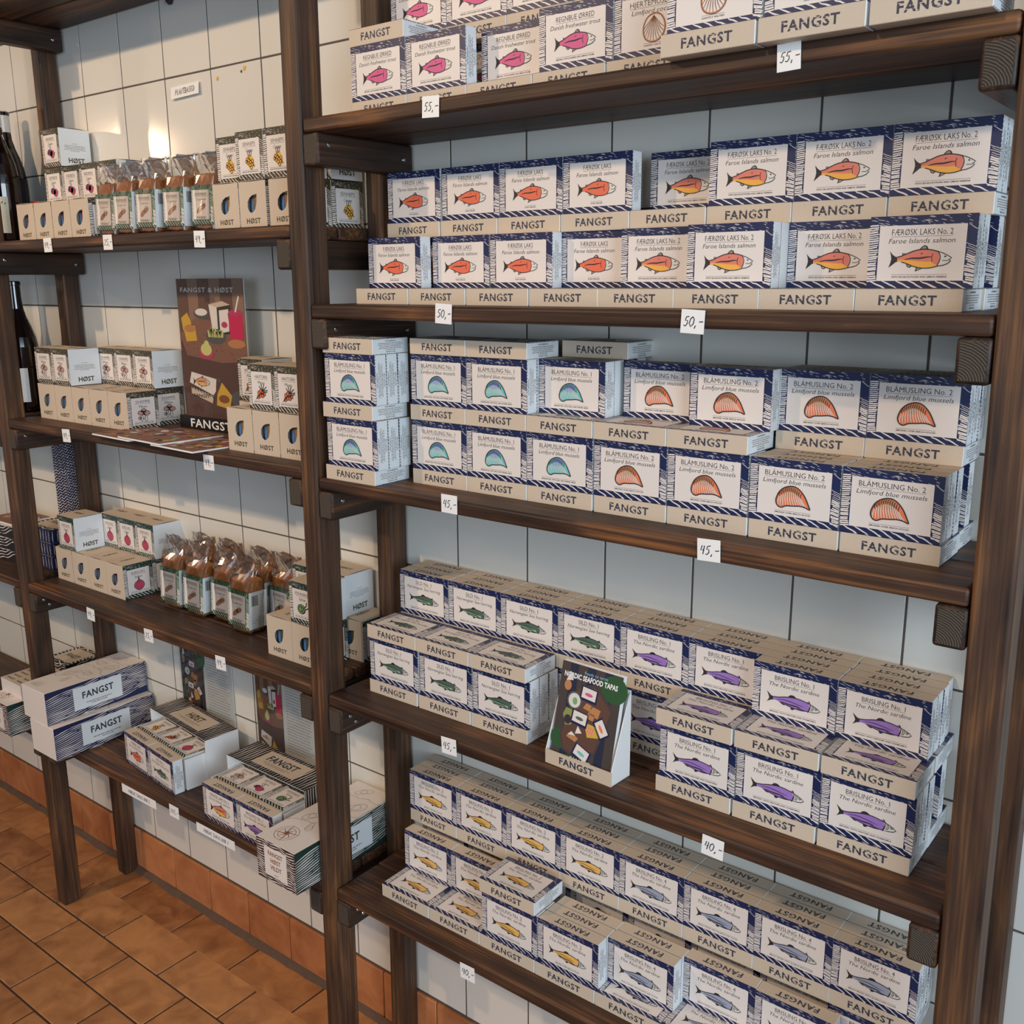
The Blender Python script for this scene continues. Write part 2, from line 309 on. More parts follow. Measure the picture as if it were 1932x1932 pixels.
# ------------------------------------------------------------------ drawings on the packs (unit width, centred)
def fishart(P, cu, cv, W, kind, top, bot, l=5):
    q = lambda pts: [(cu + (x - .5) * W, cv + y * W) for x, y in pts]
    if kind == 'salmon':
        up = [(.13, .035), (.20, .052), (.30, .095), (.42, .138), (.55, .155), (.68, .142), (.80, .11)]
        dn = [(.80, -.115), (.68, -.145), (.55, -.15), (.42, -.125), (.30, -.078), (.20, -.045), (.13, -.038)]
        hd = [(.79, .112), (.86, .088), (.93, .055), (1.0, .012), (.972, -.012), (.955, -.018), (.988, -.036), (.94, -.082), (.87, -.108), (.79, -.116), (.815, 0)]
        tail = [(.155, .036), (.10, .04), (.05, .075), (0, .135), (.022, .06), (.03, .0), (.018, -.06), (-.01, -.14), (.06, -.085), (.11, -.045), (.155, -.038)]
        fins = [[(.47, .145), (.52, .20), (.56, .222), (.60, .205), (.63, .15)], [(.21, .055), (.205, .10), (.24, .098), (.28, .085)], [(.27, -.065), (.30, -.13), (.34, -.145), (.385, -.112)], [(.45, -.128), (.43, -.205), (.49, -.185), (.56, -.15)], [(.66, -.085), (.655, -.13), (.72, -.13), (.79, -.115), (.72, -.085)]]
    else:
        up = [(.12, .028), (.22, .042), (.36, .078), (.50, .10), (.64, .095), (.80, .062)]
        dn = [(.80, -.085), (.66, -.105), (.52, -.10), (.38, -.075), (.24, -.038), (.12, -.024)]
        hd = [(.79, .064), (.88, .034), (.96, -.005), (1.0, -.038), (.955, -.072), (.87, -.088), (.79, -.086), (.815, -.01)]
        tail = [(.14, .03), (.08, .042), (.03, .085), (-.005, .115), (.03, .04), (.045, .0), (.035, -.04), (.0, -.095), (.07, -.05), (.14, -.026)]
        fins = [[(.40, .088), (.43, .128), (.47, .142), (.51, .138), (.57, .098)], [(.24, -.04), (.29, -.08), (.33, -.088), (.37, -.072)], [(.45, -.096), (.47, -.14), (.50, -.142), (.55, -.104)], [(.70, -.066), (.655, -.082), (.67, -.10), (.77, -.096)]]
    P.poly(q(tail), 'ink', l)
    for f in fins:
        P.poly(q(f), 'ink', l)
        c = (sum(x for x, y in f) / len(f), sum(y for x, y in f) / len(f)); g = [(c[0] + (x - c[0]) * .55, c[1] + (y - c[1]) * .55) for x, y in f]
        if f is not fins[-1] and kind == 'salmon': P.poly(q(g), 'paleink', l + 1)
    mid = [((a[0] + b[0]) / 2, (a[1] * .35 + b[1] * .65)) for a, b in zip(up, dn[::-1][:len(up)])]
    SU, SD, SM = smooth(up), smooth(dn), smooth(mid)
    P.poly(q(SU + SM[::-1]), top, l + 1); P.poly(q(SM + SD), bot, l + 1)
    P.poly(q([(.79, .1), (.72, .06), (.70, .0), (.72, -.08), (.79, -.1), (.83, 0)]), top, l + 2)
    P.poly(q(hd), 'paper', l + 3)
    w = W * .015
    P.stroke(q(SU), w * 1.1, 'ink', l + 4); P.stroke(q(SD[:-3]), w, 'ink', l + 4); P.stroke(q(hd[:10]), w * .9, 'ink', l + 4)
    P.stroke(q(smooth([(.79, .105), (.82, .04), (.815, -.04), (.78, -.11)])), w, 'ink', l + 4)
    if kind == 'salmon':
        P.stroke(q([(.70, .085), (.685, .02), (.70, -.06)]), w * .6, 'ink', l + 4)
        P.stroke(q(smooth([(.25, -.008), (.36, .012), (.50, .012), (.60, .028), (.68, .032)])), w * 1.7, 'ink', l + 4, taper=True)
        P.stroke(q([(.86, -.03), (.93, -.035), (.965, -.02)]), w * .7, 'ink', l + 4); P.poly(q([(.50, .085), (.545, .10), (.52, .075)]), 'ink', l + 4)
        P.ell(cu + .40 * W, cv + .035 * W, W * .016, W * .013, 'ink', l + 5, 10)
    else:
        P.stroke(q(smooth([(.20, .0), (.36, .018), (.52, .0), (.70, -.03)])), w * .9, 'ink', l + 4, taper=True)
        P.stroke(q(smooth([(.28, -.03), (.42, -.052), (.55, -.052), (.64, -.06)])), w * 1.6, 'ink', l + 4, taper=True)
        P.poly(q([(.60, -.07), (.56, -.085), (.68, -.10), (.76, -.095), (.70, -.085)]), 'ink', l + 4)
        for x in (.845, .87): P.stroke(q(smooth([(x, .035), (x + .012, -.01), (x - .01, -.065)])), w * .7, 'ink', l + 4)
        P.ell(cu + .425 * W, cv - .012 * W, W * .026, W * .024, 'ink', l + 5, 12); P.ell(cu + .425 * W, cv - .012 * W, W * .018, W * .016, 'paper', l + 6, 10); P.ell(cu + .428 * W, cv - .012 * W, W * .011, W * .010, 'ink', l + 7, 8)
def musselart(P, cu, cv, W, c1, c2, l=5):
    q = lambda pts: [(cu + x * W, cv + y * W) for x, y in pts]
    out = [(-.46, -.24), (-.50, -.08), (-.40, .16), (-.22, .30), (.0, .34), (.18, .26), (.34, .08), (.46, -.16), (.50, -.27), (.36, -.22), (.20, -.20), (.02, -.22), (-.20, -.24), (-.34, -.30)]
    out = smooth(out, True)
    P.poly(q(out), c1, l); P.poly(q([(-.34, .10), (-.18, .27), (.02, .31), (.18, .22), (.10, .05), (-.16, .02)]), c2, l + 1)
    r = random.Random(4)
    for i in range(12):
        t = i / 11; a = (-.44 + .86 * t, -.25 + .04 * sin(pi * t)); b = (-.40 + .62 * t, .02 + .16 * sin(pi * t))
        P.stroke(q([a, ((a[0] + b[0]) / 2 - .02, (a[1] + b[1]) / 2), b]), W * .028, 'paper', l + 2, taper=True)
        c = (-.36 + .62 * t, .12 + .16 * sin(pi * t)); P.stroke(q([b, ((b[0] + c[0]) / 2 - .03, (b[1] + c[1]) / 2 + .01), (c[0] - .02, c[1] + .04)]), W * .022, 'ink', l + 3, taper=True)
    P.stroke(q(out + out[:1]), W * .034, 'ink', l + 3)
def shellart(P, cu, cv, W, l=5):
    q = lambda pts: [(cu + x * W, cv + y * W) for x, y in pts]
    out = [(-.05, .46), (.12, .47), (.32, .36), (.44, .15), (.46, -.08), (.36, -.30), (.16, -.44), (-.10, -.46), (-.32, -.36), (-.42, -.16), (-.42, .08), (-.32, .30), (-.18, .42)]
    out = smooth(out, True)
    P.poly(q(out), 'peach', l); P.poly(q([(x * .9, y * .9) for x, y in out]), 'cream', l + 1)
    for i in range(11):
        a = pi * (1.02 + i * .096); P.stroke(q([(0, .40), (.30 * cos(a) - .02, .10 + .33 * sin(a)), (.43 * cos(a), .43 * sin(a))]), W * .03, 'brownart', l + 2, taper=True)
    P.stroke(q(out + out[:1]), W * .04, 'brownart', l + 2)
def vegart(P, cu, cv, W, kind, l=5):
    q = lambda pts: [(cu + x * W, cv + y * W) for x, y in pts]; r = random.Random(7)
    E = lambda x, y, a, b, m, k=0, rot=0: P.ell(cu + x * W, cv + y * W, a * W, b * W, m, l + k, 12, rot)
    St = lambda pts, w, m='ink', k=3: P.stroke(q(pts), w * W, m, l + k)
    def ring(x, y, a, b, rot=0, w=.03, m='ink'):
        St([(x + a * cos(t) * cos(rot) - b * sin(t) * sin(rot), y + a * cos(t) * sin(rot) + b * sin(t) * cos(rot)) for t in [2 * pi * k / 12 for k in range(13)]], w, m)
    if kind == 'beet':
        E(-.22, -.02, .24, .2, 'beetdark', 0); E(.16, -.16, .28, .26, 'beet', 1); E(-.02, -.10, .22, .2, 'beet', 1); ring(.16, -.16, .28, .26)
        St([(-.02, .06), (-.12, .3), (-.3, .42)], .03); St([(.05, .1), (.0, .36), (-.1, .5)], .03); ring(-.28, .04, .16, .1, .5); ring(-.32, -.12, .16, .08, -.3); St([(.4, -.2), (.52, -.05)], .03)
    elif kind == 'mustard':
        E(.06, -.06, .30, .40, 'mustard', 0, .5)
        for x, y in [(-.2, .06), (-.05, .0), (.08, -.08), (-.14, -.12), (.02, -.22), (.2, -.2), (.12, -.36), (-.25, -.05), (.24, -.04)]: E(x, y, .09, .085, 'amber', 1); ring(x, y, .09, .085)
        St([(-.1, .2), (.1, .0), (.4, -.32)], .05); ring(-.06, .36, .07, .14, .3); ring(.1, .36, .07, .14, -.3)
    elif kind == 'mushroom':
        for x, y, a in [(-.2, .12, .24), (.2, .08, .26), (0, .26, .2)]: E(x, y, a, a * .62, 'mushroom', 1); ring(x, y, a, a * .62)
        for x, y in [(-.16, -.22), (.14, -.26), (0, -.1)]: E(x, y, .09, .22, 'cream', 1); ring(x, y, .09, .22)
        E(-.3, -.22, .12, .1, 'mushroom', 1); ring(-.3, -.22, .12, .1)
    elif kind == 'buckthorn':
        for x, y in [(-.25, -.05), (-.08, .06), (.1, .0), (-.12, -.2), (.08, -.2), (-.3, -.28), (.22, -.1)]: E(x, y, .11, .11, 'orange', 1); ring(x, y, .11, .11)
        St([(-.5, -.4), (-.1, -.1), (.5, .05)], .05)
        for a in (.2, .7, 1.3, 1.9, 2.4): St([(.1, .05), (.1 + .42 * cos(a), .05 + .42 * sin(a))], .05)
    elif kind == 'onion':
        o = [(0, .5), (.06, .28), (.3, .12), (.4, -.12), (.3, -.34), (.05, -.46), (-.2, -.38), (-.38, -.16), (-.3, .1), (-.06, .26)]
        o = smooth(o, True); P.poly(q(o), 'onion', l + 1); St(o + o[:1], .04)
        for x in (-.18, 0, .18): St([(x * .3, .25), (x * 1.2, -.1), (x * .6, -.4)], .025)
    elif kind == 'fennel':
        E(-.12, -.05, .32, .28, 'fennel', 1); ring(-.12, -.05, .32, .28, 0, .05); ring(-.16, -.05, .18, .16, 0, .05); ring(-.02, -.08, .12, .18, .4, .04)
        St([(.1, .05), (.3, .2), (.34, .42)], .07, 'leafgreen'); St([(.16, -.05), (.4, .06), (.55, .1)], .07, 'leafgreen'); St([(.1, .05), (.3, .2), (.34, .42)], .025)
    else:                                                              # crispbread leaf shapes
        E(-.16, -.12, .34, .14, 'crisp', 1, .75); ring(-.16, -.12, .34, .14, .75); E(.18, .1, .28, .15, 'crisp', 1, .5); ring(.18, .1, .28, .15, .5); ring(.2, .26, .2, .14, .3, .02)
        for i in range(8): E(r.uniform(-.3, .3), r.uniform(-.2, .2), .02, .02, 'brownart', 2)

# ------------------------------------------------------------------ tin cartons (110 x 75.5 x 23.5 mm), origin at the lower left corner of the label face
W, H, T = 0.110, 0.0755, 0.0235
PROD = {  # key: title, width, subtitle, width, small print, rule width, drawing, what it looks like
    'laks': ('FÆRØSK LAKS', .40, 'Faroe Islands salmon', .60, 'FLASH GRILLED', .17, lambda P, u, v: fishart(P, u, v, W * .56, 'salmon', 'salmon', 'salmon'), 'orange salmon'),
    'laksb': ('FÆRØSK LAKS No. 2', .57, 'Faroe Islands salmon', .62, 'WITH SEA BUCKTHORN AND LEMON VERBENA', .52, lambda P, u, v: fishart(P, u, v, W * .58, 'salmon', 'salmontop', 'amber'), 'amber salmon'),
    'trout': ('REGNBUE ØRRED', .52, 'Danish freshwater trout', .68, 'SMOKED, WITH JUNIPER AND LEMON THYME', .52, lambda P, u, v: fishart(P, u, v, W * .56, 'salmon', 'pinkfish', 'pinkfish'), 'pink trout'),
    'cockle': ('HJERTEMUSLING', .60, 'Limfjord cockles', .56, 'LIGHTLY SALTED', .24, lambda P, u, v: shellart(P, u, v, W * .30), 'brown cockle'),
    'musa': ('BLÅMUSLING No. 1', .60, 'Limfjord blue mussels', .62, 'MARINATED, WITH DILL AND FENNEL SEEDS', .52, lambda P, u, v: musselart(P, u, v, W * .36, 'teal', 'tealdark'), 'teal mussel'),
    'musb': ('BLÅMUSLING No. 2', .66, 'Limfjord blue mussels', .70, 'SMOKED OVER BEECH WOOD', .40, lambda P, u, v: musselart(P, u, v, W * .38, 'coral', 'crisp'), 'orange mussel'),
    'sild': ('SILD No. 1', .32, 'Norwegian Sea herring', .68, 'SMOKED, WITH WHITE PEPPER AND RAMSONS', .56, lambda P, u, v: fishart(P, u, v, W * .60, 'herring', 'mintdark', 'mint'), 'green herring'),
    'brisa': ('BRISLING No. 1', .47, 'The Nordic sardine', .60, 'SMOKED, WITH HEATHER AND CHAMOMILE', .56, lambda P, u, v: fishart(P, u, v, W * .64, 'herring', 'purple', 'purple'), 'purple sardine'),
    'brisb': ('BRISLING No. 2', .47, 'The Nordic sardine', .60, 'SMOKED OVER BEECH WOOD', .40, lambda P, u, v: fishart(P, u, v, W * .62, 'herring', 'gold', 'gold'), 'yellow sardine'),
    'brisd': ('BRISLING No. 4', .47, 'The Nordic sardine', .60, 'MILDLY SPICED WITH ALLSPICE AND CLOVES', .56, lambda P, u, v: fishart(P, u, v, W * .64, 'herring', 'greyfish', 'greyfish'), 'grey sardine'),
}
def carton_body():
    bm = bmesh.new(); bmesh.ops.create_cube(bm, size=1)
    for v in bm.verts: v.co = Vector(((v.co.x + .5) * W, (v.co.y + .5) * T, (v.co.z + .5) * H))
    bmesh.ops.bevel(bm, geom=list(bm.edges), offset=0.0006, segments=1, affect='EDGES')
    bm.normal_update()
    for f in bm.faces: f.material_index = 1 if abs(f.normal.x) > .5 else 0
    me = bpy.data.meshes.new('carton'); bm.to_mesh(me); bm.free()
    me.materials.append(MATS['kraft']); me.materials.append(MATS['board_white']); return me
CARTON = carton_body()
def logo_print(P, w, h, word, frac, m, cuts=True, hh=None, seed=3):
    hh = hh or h * .42
    P.text(word, w / 2, h / 2 - hh / 2, hh, m, 1, width=w * frac, bold=.028, gap=1.12)
    if cuts:
        r = random.Random(seed)
        for i in range(26):
            u = w * (.5 + frac * r.uniform(-.5, .47)); v = h / 2 + hh * r.uniform(-.5, .48)
            P.stroke([(u, v), (u + w * .012, v + hh * .03), (u + w * .026, v)], hh * .07, 'kraft', 2, taper=True)
def carton_logo(edge):
    mb = MB()
    P = Print(mb, (0, T, 0), (1, 0, 0), (0, -1, 0)) if edge == 'lower' else Print(mb, (W, T, H), (-1, 0, 0), (0, -1, 0))
    logo_print(P, W, T, 'FANGST', .54, 'logo'); return mb.mesh('logo')
LOGOS = [carton_logo('lower'), carton_logo('upper')]
def carton_ends():
    mb = MB(); P = Print(mb, (W, T, 0), (0, 0, 1), (0, -1, 0))
    P.text('OUR MISSION', H / 2, T * .80, T * .075, 'greyink', 1, width=H * .30, bold=.03)
    P.para(H * .14, T * .72, H * .72, 5, T * .105, 'paleink', 1, random.Random(5), .45)
    P.text('FANGST.COM', H / 2, T * .12, T * .07, 'greyink', 1, width=H * .26, bold=.03)
    r = random.Random(2)
    for i in range(16):                                                # wrap of the dark border along the label edge
        P.rect(H * (i + r.uniform(.1, .3)) / 16, T * .955, H * (i + r.uniform(.6, .9)) / 16, T * .99, 'navy', 1)
        P.rect(H * (i + r.uniform(.1, .3)) / 16, T * .01, H * (i + r.uniform(.6, .9)) / 16, T * .045, 'navy', 1)
    return mb.mesh('end_print')
ENDS = carton_ends()
def carton_label(key):
    ti, tw, su, sw, sm, rw, art, _ = PROD[key]; mb = MB(); P = Print(mb, (0, 0, 0), (1, 0, 0), (0, 0, 1))
    carved_border(P, W, H, W * .095, W * .093, H * .115, H * .135, 'navy', 'cream', 11)
    P.rect(W * .096, H * .105, W * .907, H * .868, 'cream', 3)
    P.text(ti, W / 2, H * .735, H * .082, 'ink', 4, width=W * tw, bold=-.004)
    P.rect(W * (.5 - tw / 2), H * .712, W * (.5 + tw / 2), H * .716, 'ink', 4)
    P.text(su, W / 2, H * .622, H * .070, 'ink', 4, width=W * sw, shear=.22, bold=-.004)
    art(P, W * .5, H * (.405 if key[0] not in 'bs' or key[:3] == 'mus' else .40))
    P.rect(W * (.5 - rw / 2), H * .187, W * (.5 + rw / 2), H * .191, 'ink', 4)
    P.text(sm, W / 2, H * .148, H * .022, 'ink', 4, width=W * rw, bold=.02)
    return mb.mesh('label')
LABELS = {k: carton_label(k) for k in PROD}
ORD = ['first', 'second', 'third', 'fourth', 'fifth', 'sixth', 'seventh', 'eighth', 'ninth']
DEPTH = ['', 'second deep', 'third deep', 'fourth deep']
def carton(key, pose, x, y, z, label, group, hidden=False, rotz=0.0):
    """pose: 'S' standing on its lower edge, 'L' lying with the label up; (x, y, z) = lower left front corner"""
    o = link('tin_carton', CARTON)
    if pose == 'S':
        o.location = (x, y, z); o.rotation_euler = (0, 0, rotz)
    else:
        o.location = (x, y, z + T); o.rotation_euler = (-pi / 2, 0, rotz)
    tag(o, label, 'carton', group)
    link('label', LABELS[key], o)
    for me in LOGOS: link('logo', me, o)
    if not hidden: link('end_print', ENDS, o)
    return o
Z0 = {'top': 1.752, 'second': 1.483, 'third': 1.2115, 'fourth': 0.838, 'bottom': 0.466}
LV = [0, T + .0002, T + H + .0004, 2 * T + H + .0006, 2 * T + 2 * H + .0008]
LAYN = ['base', 'lower', 'middle', 'upper', 'topmost']
def put(shelf, lv, pose, col, key, x, y, n=1, row='front', unseen=False):
    for d in range(n):
        what = PROD[key][7]
        ps = ('standing' if pose == 'S' else 'lying flat') if d == 0 else DEPTH[d]
        if unseen: lab = f'navy framed fish carton hidden at the wall behind the {shelf} right shelf display'
        else: lab = f'{what} carton {ps}, {ORD[col]} from middle post, {LAYN[lv]} {row} layer, {shelf} right shelf'
        carton(key, pose, x + (0.0008 * ((d * 7 + col * 3) % 3 - 1) if d else 0), y + d * (T + .0003), Z0[shelf] + LV[lv], lab,
               f'fish cartons on the {shelf} right shelf', hidden=d > 0 and not unseen and col not in (0, 2, 7))
def support(shelf, col, key, x, lv_to, y=-.0755):
    """cartons that carry the back stacks, out of sight behind the front ones"""
    put(shelf, 0, 'L', col, key, x, y, row='back', unseen=True)
    if lv_to > 1: put(shelf, 1, 'S', col, key, x, -.046, row='back', unseen=True)

# top right shelf
for i, (x, k) in enumerate([(.990, 'trout'), (1.101, 'trout'), (1.212, 'trout'), (1.3235, 'trout'), (1.436, 'cockle')]): put('top', 0, 'L', i, k, x, -.150)
for i, (x, y, k) in enumerate([(.9875, -.147, 'trout'), (1.0985, -.146, 'trout'), (1.207, -.110, 'trout'), (1.331, -.145, 'trout'), (1.4420, -.143, 'cockle')]): put('top', 1, 'S', i, k, x, y)
put('top', 2, 'L', 0, 'trout', .9865, -.1485)
for i, x in enumerate([1.000, 1.111, 1.222, 1.3335]):
    support('top', i, 'trout', x, 2, -.0735)
    put('top', 2, 'L', i, 'trout', x, -.0735 if i else -.0725, row='back'); put('top', 3, 'S', i, 'trout', x, -.072, 1, row='back')
for i, (x, k) in enumerate([(1.554, 'cockle'), (1.667, 'cockle'), (1.7805, 'cockle')]):
    put('top', 0, 'L', i + 5, k, x, -.226); put('top', 1, 'S', i + 5, k, x + .001, -.214, 1)
# second right shelf
K2 = ['laks'] * 4 + ['laksb'] * 4
for i, x in enumerate([.982, 1.0936, 1.2055, 1.3175, 1.4275, 1.538, 1.6485, 1.7595]): put('second', 0, 'L', i, K2[i], x, -.150)
for i, (x, y, n) in enumerate([(.9815, -.120, 1), (1.0932, -.094, 1), (1.2072, -.096, 1), (1.3155, -.072, 1), (1.4270, -.093, 1), (1.5385, -.120, 2), (1.6495, -.075, 1), (1.7605, -.120, 2)]): put('second', 1, 'S', i, K2[i], x, y, n)
for i, x in enumerate([.9805, 1.0935, 1.2050, 1.3165, 1.4280, 1.5400, 1.6512, 1.7632]):
    support('second', i, K2[i], x, 2); put('second', 2, 'L', i, K2[i], x, -.0755, row='back')
for i, (x, y, n) in enumerate([(.9823, -.0735, 1), (1.0965, -.0735, 1), (1.2080, -.0735, 1), (1.3195, -.0735, 1), (1.4305, -.027, 1), (1.5412, -.0735, 1), (1.6525, -.0735, 1), (1.7635, -.0735, 2)]): put('second', 3, 'S', i, K2[i], x, y, n, row='back')
# third right shelf
K3 = ['musa'] * 4 + ['musb'] * 4
for lv, ps, x, y, n in [(0, 'L', .952, -.202, 1), (1, 'S', .9575, -.200, 3), (2, 'L', .9515, -.202, 1), (3, 'S', .9585, -.200, 3), (4, 'L', .9570, -.202, 1)]: put('third', lv, ps, 0, 'musa', x, y, n)
for i, x in enumerate([1.0885, 1.1995, 1.3105, 1.4235, 1.5355, 1.6480, 1.7604]): put('third', 0, 'L', i + 1, K3[i + 1], x, -.146)
for i, (x, n) in enumerate([(1.0865, 2), (1.1975, 2), (1.3085, 2), (1.4215, 2), (1.5335, 2), (1.6460, 3), (1.7580, 3)]): put('third', 1, 'S', i + 1, K3[i + 1], x, -.143, n)
for i, x in enumerate([1.0875, 1.1985, 1.3095, 1.4210, 1.5320]): put('third', 2, 'L', i + 1, K3[i + 1], x, -.1465)
for i, x, y, n in [(1, 1.087, -.142, 2), (2, 1.1978, -.142, 2), (3, 1.309, -.115, 2), (4, 1.4285, -.082, 1), (5, 1.5395, -.101, 2)]: put('third', 3, 'S', i, K3[i], x, y, n)
put('third', 4, 'L', 1, 'musa', 1.0895, -.1465); put('third', 4, 'L', 2, 'musa', 1.2010, -.1465)
support('third', 3, 'musa', 1.3135, 2, -.0700); put('third', 2, 'L', 3, 'musa', 1.3135, -.0700, row='back', unseen=True); put('third', 3, 'S', 3, 'musa', 1.3135, -.040, row='back', unseen=True)
put('third', 4, 'L', 3, 'musa', 1.3140, -.0665, row='back')
for i, x in [(6, 1.6475), (7, 1.7585)]:
    support('third', i, 'musb', x, 2, -.0700); put('third', 2, 'L', i, 'musb', x - .001, -.0755, row='back'); put('third', 3, 'S', i, 'musb', x, -.0745, 3, row='back')
# fourth right shelf
K4 = ['sild'] * 4 + ['brisa'] * 4
for c, xs in [(0, [(.980, .981, .983), (1.0935, 1.0955, 1.0942), (1.2050, 1.2080, 1.2050)]), (5, [(1.5345, 1.5385, 1.5345), (1.6480, 1.6505, 1.6480), (1.7610, 1.7620, 1.7610)])]:
    for i, (a, b, e) in enumerate(xs):
        put('fourth', 0, 'L', c + i, K4[c + i], a, -.153); put('fourth', 1, 'S', c + i, K4[c + i], b, -.150, 3); put('fourth', 2, 'L', c + i, K4[c + i], e, -.157)
for i, x in enumerate([.9833, 1.0947, 1.2055, 1.3165, 1.4277, 1.5385, 1.6500, 1.7615]):
    if i in (3, 4):
        put('fourth', 0, 'L', i, K4[i], x, -.0765, row='back'); put('fourth', 1, 'S', i, K4[i], x, -.0755, 2, row='back')
    else: support('fourth', i, K4[i], x, 2, -.0765)
    put('fourth', 2, 'L', i, K4[i], x, -.0765, row='back')
    put('fourth', 3, 'S', i, K4[i], (x if i < 6 else x - .005), (-.0755 if i < 6 else -.100), (3 if i < 6 else 4), row='back')
# bottom right shelf
K5 = ['brisb'] * 4 + ['brisd'] * 4
for i, x in enumerate([1.008, 1.1195, 1.2305, 1.3415, 1.4525, 1.5635, 1.6745, 1.7855]): put('bottom', 0, 'L', i, K5[i], x, -.170)
for i, x, y, n in [(0, 1.006, -.108, 1), (1, 1.1165, -.108, 1), (2, 1.2330, -.166, 2), (3, 1.3450, -.166, 3), (4, 1.4560, -.140, 2), (5, 1.5665, -.110, 1), (6, 1.6775, -.112, 1)]: put('bottom', 1, 'S', i, K5[i], x, y, n)
put('bottom', 2, 'L', 2, 'brisb', 1.2300, -.169)
for i, x in enumerate([.992, 1.103, 1.2135, 1.324, 1.4345, 1.5455, 1.6560, 1.7665]):
    if i == 7: put('bottom', 0, 'L', i, K5[i], x, -.0765, row='back', unseen=True); put('bottom', 1, 'S', i, K5[i], x, -.0755, 1, row='back')
    else: support('bottom', i, K5[i], x, 2, -.0765)
    put('bottom', 2, 'L', i, K5[i], x, -.0770, row='back'); put('bottom', 3, 'S', i, K5[i], x, -.0760, 3, row='back')

# ------------------------------------------------------------------ room shell: tiled wall, skirting, clay floor
FLZ = 1.9105; PITCH_X, PITCH_Z = 0.15, 0.1488
mb = MB(); mb.box((-2.2, .0007, 0), (3.0, .14, 2.75), 'grout'); wall = link('wall_back', mb.mesh('wall_back'), kind='structure')
tile_me = bevelbox('tile', (.1470, .0085, .1458), .0006, 'glazed_tile', 1)
rt = random.Random(21)
for c in range(-7, 14):
    for k in range(-1, 12):
        x = c * PITCH_X; z = FLZ - (k + 1) * PITCH_Z
        o = link('tile', tile_me, wall, (x + .0015, 0, z + .0015))
        o.rotation_euler = (rt.uniform(-.0022, .0022), 0, rt.uniform(-.0022, .0022))
mb = MB(); mb.box((-2.2, -.0005, .0), (3.0, .002, .1235), 'mortar'); base = link('baseboard_back', mb.mesh('baseboard_back'), kind='structure')
sk_me = bevelbox('skirting_tile', (.1465, .008, .109), .0015, 'clay_skirting', 1)
for c in range(-14, 20):
    link('skirting_tile', sk_me, base, (.082 + .149 * c + .0012, -.006, .0125))
mb = MB()                                                              # mortar fillet along the foot of the wall
r = random.Random(5); n = 160; xs = [-2.2 + 5.2 * i / n for i in range(n + 1)]
pr = [(-.018 + r.uniform(-.003, .003), .013 + r.uniform(-.003, .003)) for _ in xs]
for i in range(n):
    a, b = pr[i], pr[i + 1]
    mb.poly([(xs[i], a[0], 0), (xs[i + 1], b[0], 0), (xs[i + 1], b[0] * .6, b[1] * .7), (xs[i], a[0] * .6, a[1] * .7)], 'mortar')
    mb.poly([(xs[i], a[0] * .6, a[1] * .7), (xs[i + 1], b[0] * .6, b[1] * .7), (xs[i + 1], -.005, b[1]), (xs[i], -.005, a[1])], 'mortar')
link('mortar_fillet', mb.mesh('mortar_fillet'), base)
mb = MB(); mb.box((-2.6, -4.2, -.12), (3.4, .14, -.0022), 'floor_joint'); floor = link('floor', mb.mesh('floor'), kind='structure')
ft = bevelbox('floor_tile', (.2165, .1075, .010), .0016, 'clay_floor', 1)
for j in range(11):
    y1 = -.0 - .1115 * j; off = -.012 if j % 2 == 0 else .096
    y1 -= .0 if j == 0 else -.0085
    for i in range(-6, 11):
        dy = .0085 if j == 0 else 0
        o = link('floor_tile', ft, floor, (off + .2205 * i, y1 - .1095, -.010))
        o.rotation_euler = (rt.uniform(-.002, .002), rt.uniform(-.001, .001), rt.uniform(-.003, .003))
# marks on the tiles: drilled holes, a plug, putty spots
mb = MB(); mb.lathe([(.0045, 0), (.0075, .002), (.0085, .006), (.0065, .011), (.002, .013)], 'interior', 12)
o = link('wall_plug', mb.mesh('wall_plug', True)); o.location = (.345, -.0002, 2.049); o.rotation_euler = (pi / 2, 0, 0); o.scale = (1, 1.35, 1); tag(o, 'dark plug stuck in the wall tile just under the topmost left shelf', 'wall plug')
for i, (x, z, rr, m, lab) in enumerate([(.4706, 1.891, .0042, 'mustard', 'yellow putty spot on the tile right of the small handwritten card'), (.5527, 1.8995, .0052, 'mustard', 'larger yellow putty spot on the tile next to the middle post'), (.5432, 1.895, .0030, 'greyink', 'small grey drilled spot beside the larger yellow putty spot')]):
    mb = MB(); q = [(rr * random.Random(i * 9 + k).uniform(.7, 1.1) * cos(2 * pi * k / 10), rr * random.Random(i * 5 + k).uniform(.7, 1.2) * sin(2 * pi * k / 10)) for k in range(10)]
    P = Print(mb, (0, 0, 0), (1, 0, 0), (0, 0, 1)); P.poly(q, m, 8); P.poly([(a * .6, b * .6) for a, b in q], m, 12)
    o = link('putty_spot', mb.mesh('putty_spot')); o.location = (x, 0, z); tag(o, lab, 'putty spot')

# ------------------------------------------------------------------ ladder frames and shelf boards
def rod(name, a, b, sec, axis_mat, parent, r=.004, m_end=None):
    """square timber from a to b (centre line along z or y)"""
    a, b = Vector(a), Vector(b); L = (b - a).length
    if abs(b.z - a.z) > abs(b.y - a.y):
        me = bevelbox(name, (sec[0], sec[1], L), r, axis_mat, 2, m_end, 2)
        o = link(name, me, parent); o.location = a
        d = b - a; o.rotation_euler = (-math.atan2(d.y, d.z), math.atan2(d.x, d.z), 0)
    else:
        me = bevelbox(name, (sec[0], L, sec[1]), r, axis_mat, 2, m_end, 1); o = link(name, me, parent, a)
    return o
scr = MB(); scr.lathe([(.0016, 0), (.0034, .0002), (.0038, .001), (.0026, .0021), (.0012, .0024)], 'steel', 12); SCREW = scr.mesh('screw', True)
BT = .021
LZ = dict(topmost=2.073, top=1.603, second=1.224, third=.843, bottom=.462)
